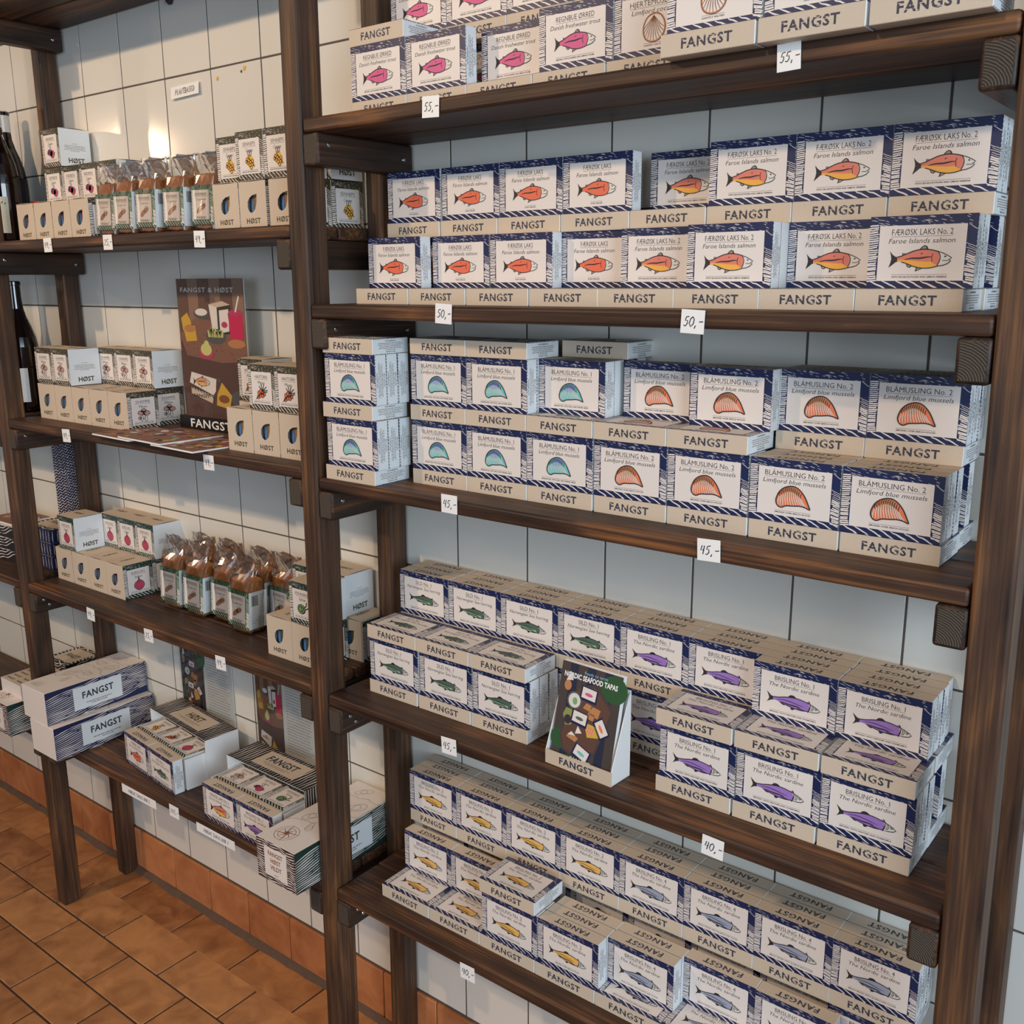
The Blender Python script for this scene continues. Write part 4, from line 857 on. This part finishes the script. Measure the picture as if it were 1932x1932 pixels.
def card(name, txt, x, z, w, h, label, y=-.2082, pen='bluepen', group='handwritten price cards', rot=0.0, hs=.52, wgt=.11, cat='price card', tilt=0.0):
    o = link(name, bevelbox(name, (w, .0006, h), .0001, 'white_card', 1)); o.location = (x - w / 2, y - .0006, z - h / 2); o.rotation_euler = (tilt, rot, 0); tag(o, label, cat, group)
    mb = MB(); P = Print(mb, (0, 0, 0), (1, 0, 0), (0, 0, 1)); hh = h * hs
    n = sum(.75 if c in ',I1-' else .6 if c == ' ' else 1 for c in txt) * .62 * hh; hh *= min(1.0, w * .80 / n)
    n = sum(.75 if c in ',I1-' else .6 if c == ' ' else 1 for c in txt) * .62 * hh
    hand(P, txt, (w - n) / 2 + .01 * w, (h - hh) / 2, hh, pen, wgt, seed=int(abs(x) * 997)); link('handwriting', mb.mesh('handwriting'), o)
for t_, x, z, lab, pen in [('49,-', .173, 1.590, 'price card 49 below the beetroot boxes, topmost stocked left shelf', 'handink'), ('25,-', .390, 1.590, 'price card 25 below the crispbread bags, topmost stocked left shelf', 'handink'), ('49,-', .671, 1.588, 'price card 49 below the mustard boxes, topmost stocked left shelf', 'handink'),
                      ('49,-', .165, 1.209, 'price card 49 below the mushroom boxes, second left shelf', 'bluepen'), ('49,-', .650, 1.205, 'price card 49 below the tall poster and leaflets, second left shelf', 'bluepen'),
                      ('49,-', .185, .826, 'price card 49 below the red onion boxes, third left shelf', 'bluepen'), ('25,-', .404, .825, 'price card 25 below the crispbread bags, third left shelf', 'bluepen'), ('49,-', .640, .823, 'price card 49 below the fennel boxes, third left shelf', 'bluepen'),
                      ('265,-', .437, .446, 'price card 265 on the edge of the bottom left shelf', 'bluepen'),
                      ('55,-', 1.199, 1.742, 'price card 55 below the pink trout cartons, top right shelf', 'handink'), ('55,-', 1.695, 1.738, 'price card 55 below the brown cockle cartons, top right shelf', 'handink'),
                      ('50,-', 1.214, 1.474, 'price card 50 below the orange salmon cartons, second right shelf', 'bluepen'), ('50,-', 1.595, 1.471, 'price card 50 below the amber salmon cartons, second right shelf', 'bluepen'),
                      ('45,-', 1.218, 1.206, 'price card 45 below the teal mussel cartons, third right shelf', 'bluepen'), ('45,-', 1.628, 1.204, 'price card 45 below the orange mussel cartons, third right shelf', 'bluepen'),
                      ('45,-', 1.208, .825, 'price card 45 below the green herring cartons, fourth right shelf', 'bluepen'), ('40,-', 1.649, .821, 'price card 40 below the purple sardine cartons, fourth right shelf', 'bluepen'), ('40,-', 1.237, .441, 'price card 40 below the yellow sardine cartons, bottom right shelf', 'bluepen')]:
    k = len(t_) / 4
    card('price_card', t_, x, z, (.030 if x < 1.69 or z < 1.7 else .0255) * (1.1 if k > 1 else 1), .027, lab, pen=pen, rot=random.Random(int(x * 1000)).uniform(-.05, .05))
card('name_strip', 'NORDIC TAPAS BOX 2', .305, .437, .130, .020, 'handwritten strip ending in two on the bottom left shelf edge', hs=.40, wgt=.13, group='handwritten tapas box strips', cat='name strip')
card('name_strip', 'NORDIC TAPAS BOX 1', .577, .441, .125, .020, 'handwritten strip ending in one on the bottom left shelf edge', hs=.40, wgt=.13, group='handwritten tapas box strips', cat='name strip')
card('wall_card', 'PLANTBASED', .371, 1.8795, .092, .0225, 'small handwritten paper card taped to the tiled wall', y=-.006, pen='handink', group='handwritten wall cards', rot=-.03, hs=.46, wgt=.14, cat='wall card', tilt=-.10)

# ------------------------------------------------------------------ printed photographs, drawn flat
def pic_tapas(P, w, h, seed=1, mag=False):
    """dark table seen from above with tins, bowls and bread"""
    r = random.Random(seed)
    P.rect(0, 0, w, h, 'slate', 1)
    for i in range(7): P.rect(w * i / 7, 0, w * (i + .92) / 7, h, 'darkblue' if i % 2 else 'slate', 2)
    P.ell(w * .88, h * .86, w * .22, h * .13, 'leafblur', 3); P.ell(w * .12, h * .26, w * .16, h * .10, 'leafblur', 3); P.ell(w * .3, h * .08, w * .2, h * .05, 'leafblur', 3)
    P.poly([(w * .10, h * .30), (w * .30, h * .80), (w * .62, h * .86), (w * .92, h * .66), (w * .72, h * .22), (w * .40, h * .12), (w * .18, h * .16)], 'slate', 4)
    P.poly([(w * .13, h * .31), (w * .32, h * .78), (w * .60, h * .83), (w * .88, h * .65), (w * .70, h * .24), (w * .40, h * .15), (w * .2, h * .18)], 'stump', 5)
    def tinbox(u, v, a, rot, c):
        q = lambda s_, t_: (u + s_ * cos(rot) - t_ * sin(rot), v + s_ * sin(rot) + t_ * cos(rot))
        P.poly([q(-a, -a * .7), q(a, -a * .7), q(a, a * .7), q(-a, a * .7)], 'navy', 6); P.poly([q(-a * .82, -a * .45), q(a * .82, -a * .45), q(a * .82, a * .6), q(-a * .82, a * .6)], 'cream', 7)
        P.ell(*q(0, 0), a * .48, a * .17, c, 8, 10, rot)
    tinbox(w * .50, h * .745, w * .14, -.08, 'pinkfish'); tinbox(w * .40, h * .50, w * .14, -.1, 'mintdark'); tinbox(w * .76, h * .47, w * .13, -.95, 'coral'); tinbox(w * .50, h * .18, w * .14, -.35, 'teal')
    P.ell(w * .28, h * .655, w * .125, w * .125, 'bowlgrey', 6); P.ell(w * .28, h * .655, w * .10, w * .10, 'paper', 7); P.ell(w * .29, h * .65, w * .04, w * .05, 'fennel', 8)
    for u, v, a in [(.50, .63, .07), (.62, .60, .10), (.57, .55, .07)]: P.poly([(w * (u - a), h * (v - a * .3)), (w * (u - a * .3), h * (v + a * .5)), (w * (u + a), h * (v + a * .35)), (w * (u + a * .7), h * (v - a * .5))], 'bread', 6)
    P.poly([(w * .12, h * .50), (w * .16, h * .57), (w * .28, h * .56), (w * .28, h * .42), (w * .18, h * .40)], 'tingreen', 6); P.ell(w * .21, h * .46, w * .06, h * .045, 'darkpurple', 7)
    P.poly([(w * .52, h * .42), (w * .54, h * .48), (w * .74, h * .47), (w * .76, h * .38), (w * .56, h * .35)], 'tinyellow', 6); P.ell(w * .60, h * .42, w * .065, h * .045, 'peach', 7)
    for k in range(3): P.stroke([(w * (.55 + .035 * k), h * .385), (w * (.58 + .035 * k), h * .455)], w * .012, 'coral', 8)
    P.poly([(w * .22, h * .30), (w * .30, h * .36), (w * .42, h * .31), (w * .38, h * .27)], 'bread', 6); P.poly([(w * .24, h * .32), (w * .30, h * .36), (w * .37, h * .33)], 'cream', 7); P.poly([(w * .36, h * .35), (w * .39, h * .43), (w * .47, h * .37)], 'cream', 6)
    P.poly([(w * .10, h * .82), (w * .16, h * .92), (w * .22, h * .84)], 'cream', 6); P.ell(w * .14, h * .78, w * .06, h * .05, 'bread', 6)
def pic_stump(P, w, h, head=None):
    """wooden planks, a tree stump laid with jars, bowls and a tin"""
    P.rect(0, 0, w, h, 'stump', 1); r = random.Random(4)
    for i in range(6): P.rect(w * i / 6 + .002 * w, h * .55, w * (i + 1) / 6 - .006 * w, h, 'plank' if i % 2 else 'plankdark', 2)
    P.poly([(0, h * .60), (w * .25, h * .72), (w, h * .68), (w, h * .42), (w * .62, h * .40), (w * .10, h * .44)], 'stumplight', 3)
    P.poly([(w * .10, h * .45), (w * .62, h * .41), (w, h * .43), (w, h * .30), (w * .60, h * .26), (w * .18, h * .32)], 'stump', 4)
    for i in range(40): P.ell(w * r.uniform(.05, .98), h * r.uniform(.43, .66), w * .008, w * .006, 'stump', 4, 6)
    P.poly([(w * .48, h * .82), (w * .52, h * .62), (w * .60, h * .60), (w * .60, h * .80)], 'cream', 5); P.poly([(w * .60, h * .60), (w * .60, h * .80), (w * .80, h * .82), (w * .79, h * .62)], 'olive', 5); P.poly([(w * .63, h * .62), (w * .63, h * .78), (w * .77, h * .79), (w * .765, h * .635)], 'cream', 6); P.poly([(w * .48, h * .82), (w * .60, h * .80), (w * .80, h * .82), (w * .68, h * .845)], 'kraft', 5); P.ell(w * .70, h * .68, w * .045, h * .022, 'beet', 7)
    P.poly([(w * .78, h * .58), (w * .76, h * .76), (w * .97, h * .77), (w * .96, h * .58)], 'hotpink', 6); P.ell(w * .865, h * .765, w * .10, h * .022, 'beet', 7); P.stroke([(w * .87, h * .77), (w * .93, h * .88)], w * .022, 'cream', 8)
    P.ell(w * .36, h * .755, w * .12, h * .040, 'bowlgrey', 5); P.ell(w * .36, h * .765, w * .095, h * .026, 'cream', 6)
    P.poly([(w * .06, h * .63), (w * .04, h * .72), (w * .14, h * .76), (w * .20, h * .68)], 'tinyellow', 5); P.poly([(w * .06, h * .67), (w * .25, h * .665), (w * .27, h * .56), (w * .10, h * .55)], 'tinyellow', 6); P.ell(w * .165, h * .645, w * .085, h * .028, 'bread', 7)
    P.ell(w * .56, h * .595, w * .15, h * .055, 'bowlgrey', 7)
    for i in range(12): P.stroke([(w * (.46 + .018 * i), h * .59), (w * (.47 + .016 * i + r.uniform(-.02, .02)), h * (.63 + r.uniform(0, .03)))], w * .022, 'cabbage', 8)
    P.ell(w * .86, h * .55, w * .13, h * .032, 'bread', 7)
    P.ell(w * .40, h * .475, w * .11, h * .045, 'beet', 7); P.ell(w * .40, h * .50, w * .085, h * .045, 'cabbage', 8); P.ell(w * .41, h * .535, w * .04, h * .03, 'cabbage', 9)
    P.poly([(w * .10, h * .25), (w * .14, h * .33), (w * .52, h * .29), (w * .50, h * .20), (w * .46, h * .17)], 'cream', 6); fishart(P, w * .29, h * .262, w * .26, 'salmon', 'peach', 'gold', 7)
    for i in range(8): P.stroke([(w * (.12 + .045 * i), h * (.225 - .008 * i)), (w * (.15 + .045 * i), h * (.205 - .008 * i))], h * .008, 'navy', 7)
    P.poly([(w * .12, h * .17), (w * .12, h * .22), (w * .46, h * .165), (w * .44, h * .11)], 'kraft', 6); P.text('FANGST', w * .28, h * .148, h * .022, 'olivelogo', 10, width=w * .24, bold=.02)
    P.ell(w * .56, h * .285, w * .035, h * .016, 'bowlgrey', 9); P.poly([(w * .50, h * .10), (w * .52, h * .18), (w * .60, h * .27), (w * .74, h * .18), (w * .70, h * .08)], 'tinyellow', 7); P.ell(w * .62, h * .15, w * .08, h * .03, 'brownart', 8)
    P.ell(w * .86, h * .16, w * .14, h * .06, 'bowlgrey', 6)
    if head: P.text(head, w * .46, h * .905, h * .033, 'cream', 6, width=w * .80, bold=.02, gap=1.1)
def food_page(P, w, h, seed):
    r = random.Random(seed); P.rect(0, 0, w, h, 'stumplight', 1)
    for i in range(34):
        u, v = r.uniform(.08, .92) * w, r.uniform(.08, .92) * h; P.ell(u, v, r.uniform(.03, .10) * w, r.uniform(.03, .07) * h, r.choice(['bread', 'cream', 'slate', 'stump', 'tinyellow', 'coral', 'darkblue', 'mint', 'plank', 'paper', 'beet']), 2 + i % 5, 8, r.uniform(0, 3))

# tall acrylic poster stand, second left shelf
z = LZ['second']
t = thing('poster_stand', 'tall acrylic poster of jars and tins on a tree stump in a black base', 'poster stand', (.334, -.05, z))
mb = MB(); mb.box((0, 0, .0005), (.236, .030, .0255), 'black_plastic'); b_ = link('base', mb.mesh('base'), t)
mb = MB(); Print(mb, (0, 0, 0), (1, 0, 0), (0, 0, 1)).text('FANGST', .105, .0045, .0165, 'white_card', 1, width=.135, bold=.02, gap=1.08); link('logo', mb.mesh('logo'), b_)
mb = MB(); mb.box((.018, .004, .026), (.232, .007, .300), 'paper'); pg = link('poster', mb.mesh('poster'), t)
mb = MB(); pic_stump(Print(mb, (.018, .004, .026), (1, 0, 0), (0, 0, 1)), .214, .274, 'FANGST & HØST'); link('photo_print', mb.mesh('photo_print'), pg)
mb = MB(); mb.poly([(.016, .0026, .026), (.2345, .0026, .026), (.2345, .0026, .3022), (.016, .0026, .3022)], 'acrylic'); mb.box((.2335, .0030, .026), (.2350, .010, .3022), 'acrylic'); link('acrylic_sleeve', mb.mesh('acrylic_sleeve'), t)
# three magazines fanned out in front of it
for i, (x, y, zz, lab) in enumerate([(.430, -.2290, 0.0005, 'food magazine lying flat nearest the mushroom boxes'), (.5385, -.2330, .0042, 'thick food magazine lying between two others below the tall poster'), (.6425, -.2360, .0005, 'food magazine lying flat nearest the sea buckthorn boxes')]):
    w_, l_ = (.140, .125) if i != 1 else (.150, .135)
    o = link('magazine', bevelbox('magazine', (w_, l_, .0032), .0003, 'white_card', 1)); o.rotation_euler = (0, 0, -.05)
    o.location = (x - w_ * cos(.05), y + w_ * sin(.05), z + zz); tag(o, lab, 'magazine', 'magazines on the second left shelf')
    mb = MB(); food_page(Print(mb, (0, 0, .0032), (1, 0, 0), (0, 1, 0)), w_, l_, 11 + i); link('photo_print', mb.mesh('photo_print'), o)
# two framed double pages at the wall behind the gift sets
z = LZ['bottom'] + .0006
for i, (x, lab) in enumerate([(.184, 'clear leaflet frame, dark food photo and text page, behind the first gift set'), (.461, 'clear leaflet frame, stump photo and text page, behind the second gift set')]):
    t = thing('leaflet_frame', lab, 'leaflet frame', (x, -.0058, z), 'leaflet frames behind the gift sets'); w_, h_ = .088, .270
    mb = MB(); mb.box((0, .002, 0), (2 * w_ + .02, .004, h_), 'paper'); pg = link('page', mb.mesh('page'), t)
    mb = MB(); P = Print(mb, (.002, .002, .03), (1, 0, 0), (0, 0, 1))
    if i == 0: pic_tapas(P, w_, h_ - .05, 3)
    else: pic_stump(P, w_, h_ - .05); P.text('NORDIC STYLE TAPAS', w_ * .5, (h_ - .05) * .93, .008, 'cream', 6, width=w_ * .8, bold=.02)
    P.text('FANGST & HØST', w_ * .5, .010, .008, 'cream', 12, width=w_ * .78, bold=.02); link('photo_print', mb.mesh('photo_print'), pg)
    mb = MB(); P = Print(mb, (w_ + .008, .002, 0), (1, 0, 0), (0, 0, 1)); P.para(.006, h_ * .90, w_ - .006, 26, .0066, 'paleink', 1, random.Random(i + 4), .22, False); P.text('FANGST & HØST', w_ * .5, h_ * .14, .007, 'logo', 1, width=w_ * .6, bold=.02); link('text_print', mb.mesh('text_print'), pg)
    mb = MB(); mb.poly([(-.002, .0005, 0), (2 * w_ + .022, .0005, 0), (2 * w_ + .022, .0005, h_ + .002), (-.002, .0005, h_ + .002)], 'acrylic'); link('acrylic_sleeve', mb.mesh('acrylic_sleeve'), t)
# brochure holder with magazines, fourth right shelf
z = Z0['fourth'] + .0004
t = thing('brochure_holder', 'pale cardboard brochure holder between the green herring and purple sardine cartons', 'brochure holder', (1.368, -.1795, z), None, -.055)
w_, d_ = .116, .045
mb = MB(); th = .0012
mb.box((0, 0, 0), (w_, th, .0215), 'kraft'); mb.box((0, th, 0), (w_, d_, th), 'white_card')
for x0, x1 in ((0, th), (w_ - th, w_)):
    mb.poly([(x0, th, 0), (x0, th, .0215), (x0, .040, .120), (x0, d_, .128), (x0, d_, 0)][::-1], 'white_card'); mb.poly([(x1, th, 0), (x1, d_, 0), (x1, d_, .128), (x1, .040, .120), (x1, th, .0215)], 'white_card')
    mb.poly([(x0, th, .0215), (x1, th, .0215), (x1, .040, .120), (x0, .040, .120)], 'white_card'); mb.poly([(x0, .040, .120), (x1, .040, .120), (x1, d_, .128), (x0, d_, .128)], 'white_card')
mb.box((th, d_ - th, th), (w_ - th, d_, .128), 'white_card'); tray = link('tray', mb.mesh('tray'), t)
mb = MB(); Print(mb, (0, 0, 0), (1, 0, 0), (0, 0, 1)).text('FANGST', w_ * .48, .0058, .0100, 'logo', 1, width=w_ * .52, bold=.03, gap=1.12); link('logo', mb.mesh('logo'), tray)
for i in range(3):
    o = link('brochure', bevelbox('brochure', (.105, .0026, .150), .0003, 'white_card', 1)); tl = -.215
    o.matrix_world = Matrix.Translation((1.368, -.1795, z)) @ Matrix.Rotation(-.055, 4, 'Z') @ Matrix.Translation((.0055, .0022 + .0030 * i, .0018)) @ Matrix.Rotation(tl, 4, 'X')
    tag(o, ['food brochure at the front of the pale cardboard holder', 'food brochure second behind the front one in the cardboard holder', 'food brochure at the back of the pale cardboard holder'][i], 'brochure', 'brochures in the cardboard holder')
    if i == 0:
        mb = MB(); P = Print(mb, (0, 0, 0), (1, 0, 0), (0, 0, 1)); pic_tapas(P, .105, .150, 6, True)
        P.text('Ready to serve', .105 * .58, .150 * .925, .0045, 'skyblue', 10, width=.040); P.text('NORDIC SEAFOOD TAPAS', .105 * .50, .150 * .862, .0072, 'white_card', 10, width=.092, bold=.035)
        P.text('FANGST', .105 * .50, .150 * .075, .0072, 'white_card', 10, width=.036, bold=.035, gap=1.08); P.para(.034, .150 * .062, .036, 2, .003, 'skyblue', 10, h=.35); link('cover_print', mb.mesh('cover_print'), o)

# ------------------------------------------------------------------ bottles, gift boxes and cards beyond the ladder frame
def bottle(x, y, z, label, lab_m, foil=True):
    t = thing('wine_bottle', label, 'wine bottle', (x, y, z), 'wine bottles beyond the ladder frame')
    mb = MB(); mb.lathe([(.032, .0003), (.0395, .004), (.040, .010), (.040, .130), (.0392, .150), (.036, .172), (.029, .196), (.0215, .216), (.0165, .236), (.0145, .262), (.0145, .288), (.0160, .289), (.0160, .296), (.0130, .298)], 'bottle_glass', 28); link('glass', mb.mesh('glass', True), t)
    if foil:
        mb = MB(); mb.lathe([(.0152, .232), (.0162, .2325), (.0153, .250), (.0152, .297), (.012, .2995)], 'foil', 24); link('capsule', mb.mesh('capsule', True), t)
    mb = MB(); n = 14; a0, a1 = -pi * .92, -pi * .06; R = .0403
    for k in range(n):
        q = [(R * cos(a), R * sin(a)) for a in (a0 + (a1 - a0) * k / n, a0 + (a1 - a0) * (k + 1) / n)]
        mb.poly([(*q[0], .024), (*q[1], .024), (*q[1], .102), (*q[0], .102)], lab_m)
    lb = link('label', mb.mesh('label', True), t)
    mb = MB(); wrap = lambda pts, m: [mb.poly([((R + .0002) * cos(a), (R + .0002) * sin(a), zz) for a, zz in q], m) for q in pts]
    def line(a0, z0, a1, z1, w):
        dx, dz = a1 - a0, (z1 - z0) / .04; L_ = math.hypot(dx, dz) or 1; ox, oz = -dz / L_ * w / .04, dx / L_ * w
        wrap([[(a0 - ox, z0 - oz), (a1 - ox, z1 - oz), (a1 + ox, z1 + oz), (a0 + ox, z0 + oz)]], 'ink')
    if lab_m == 'wine_label':
        for p in [(-1.15, .040, -1.15, .082), (-1.15, .082, -.98, .058), (-.98, .058, -.80, .082), (-.80, .082, -.72, .040)]: line(*p, .0006)
        for k in range(9): a = -1.55 + .145 * k; line(a, .086 + .006 * sin(k * .4), a + .06, .090 + .006 * sin(k * .4), .0008)
    else:
        for p in [(-1.2, .088, -1.1, .076), (-1.1, .076, -.92, .094)]: line(*p, .0006)
        for k in range(4): line(-1.3, .056 - .005 * k, -.75 - .1 * (k % 2), .056 - .005 * k, .0003)
    link('label_print', mb.mesh('label_print'), lb); return t
bottle(-.207, -.102, LZ['top'], 'dark wine bottle with cream monogram label on the topmost stocked shelf beyond the ladder', 'wine_label')
bottle(-.272, -.050, LZ['top'], 'dark wine bottle standing at the wall behind the monogram bottle', 'wine_label')
bottle(-.200, -.105, LZ['second'], 'dark wine bottle with white label next to the mushroom jar boxes', 'white_card', False)
bottle(-.292, -.095, LZ['second'], 'dark wine bottle half hidden behind the front ladder leg', 'white_card', False)
o = link('red_card', bevelbox('red_card', (.034, .002, .094), .0003, 'red', 1)); o.location = (-.1635, -.060, LZ['top'] + .0003); tag(o, 'small red card standing behind the beetroot boxes by the bottle', 'card')
mb = MB(); Print(mb, (0, 0, 0), (1, 0, 0), (0, 0, 1)).para(.004, .090, .026, 2, .006, 'white_card', 1, h=.6); link('print', mb.mesh('print'), o)
z = LZ['third'] + .0004
def sleeve_box(name, size, loc, dark, label, group, top=None, seed=1, vertical=False):
    o = link(name, bevelbox(name, size, .0007, 'cream', 1)); o.location = loc; tag(o, label, 'gift box', group)
    mb = MB()
    for P, a in ((Print(mb, (0, 0, 0), (1, 0, 0), (0, 0, 1)), size[0]), (Print(mb, (size[0], 0, 0), (0, 1, 0), (0, 0, 1)), size[1])):
        if vertical:
            P.rect(0, 0, a, size[2], dark, 1); r = random.Random(seed)
            for i in range(max(4, int(a / .012))): u = a * (i + .5) / max(4, int(a / .012)); P.stroke(wob(r, (u, size[2] * .06), (u, size[2] * .9), 5, .001), .0022, 'cream', 2, taper=True)
        else: waves(P, a, size[2], max(3, int(size[2] / .007)), dark, 'cream', seed, 1, .35, .25)
    link('side_print', mb.mesh('side_print'), o)
    if top:
        mb = MB(); P = Print(mb, (0, 0, size[2]), (1, 0, 0), (0, 1, 0)); waves(P, size[0], size[1], 9, 'blackish', 'cream', seed + 3, 1, .4); P.rect(size[0] * .12, size[1] * .14, size[0] * .9, size[1] * .88, 'kraft', 3); P.text(top, size[0] * .5, size[1] * .4, size[1] * .17, 'olivelogo', 4, width=size[0] * .5, bold=.03); link('top_print', mb.mesh('top_print'), o)
    return o
GB = 'printed gift boxes beyond the ladder frame'
for i in range(3): sleeve_box('gift_box', (.118, .112, .0325), (-.2575, -.1160, z + .0332 * i), 'navy', f'flat navy streaked gift box, {["lowest", "middle", "topmost"][i]} of the three beside the red onion boxes', GB, 'FANGST' if i == 2 else None, 5 + i, True)
for i in range(3): sleeve_box('gift_box', (.150, .120, .0300), (-.4200, -.1420, z + .0308 * i), 'blackish', f'flat black streaked gift box, {["lowest", "middle", "topmost"][i]} of the pile behind the front ladder leg', GB, None, 15 + i)
o = sleeve_box('gift_box', (.060, .024, .215), (-.2500, -.0320, z + .0998), 'navy', 'tall navy streaked box standing upright on the flat navy boxes', GB, None, 44)
o = link('magazine', bevelbox('magazine', (.130, .100, .004), .0003, 'white_card', 1)); o.location = (-.414, -.136, z + .0928); tag(o, 'food magazine lying on the black streaked gift boxes', 'magazine')
mb = MB(); food_page(Print(mb, (0, 0, .004), (1, 0, 0), (0, 1, 0)), .130, .100, 31); link('photo_print', mb.mesh('photo_print'), o)
z = LZ['bottom'] + .0006 + .0784
mb = MB(); mb.box((0, 0, 0), (.098, .110, .034), 'cream'); o = link('gift_tray', mb.mesh('gift_tray')); o.location = (-.2560, -.2200, z); tag(o, 'open kraft tray packed with fish cartons on the far green gift box', 'tray')
mb = MB(); P = Print(mb, (0, 0, .034), (1, 0, 0), (0, 1, 0)); P.rect(.001, .001, .097, .109, 'kraft', 1)
for i in range(6):
    for j in range(2): P.text('FANGST', .026 + .048 * j, .010 + .0168 * i, .0060, 'olivelogo', 2, width=.036, bold=.03)
link('top_print', mb.mesh('top_print'), o)
o = sleeve_box('gift_box', (.100, .096, .050), (-.2570, -.1060, z), 'blackish', 'black streaked gift box with kraft label beyond the ladder, behind the open tray', GB, 'FANGST', 52)
o = link('display_board', bevelbox('display_board', (.050, .003, .200), .0005, 'white_card', 1)); o.location = (-.196, -.0060, LZ['bottom'] + .0783 + .0006); tag(o, 'narrow white display board against the wall beyond the ladder', 'board')
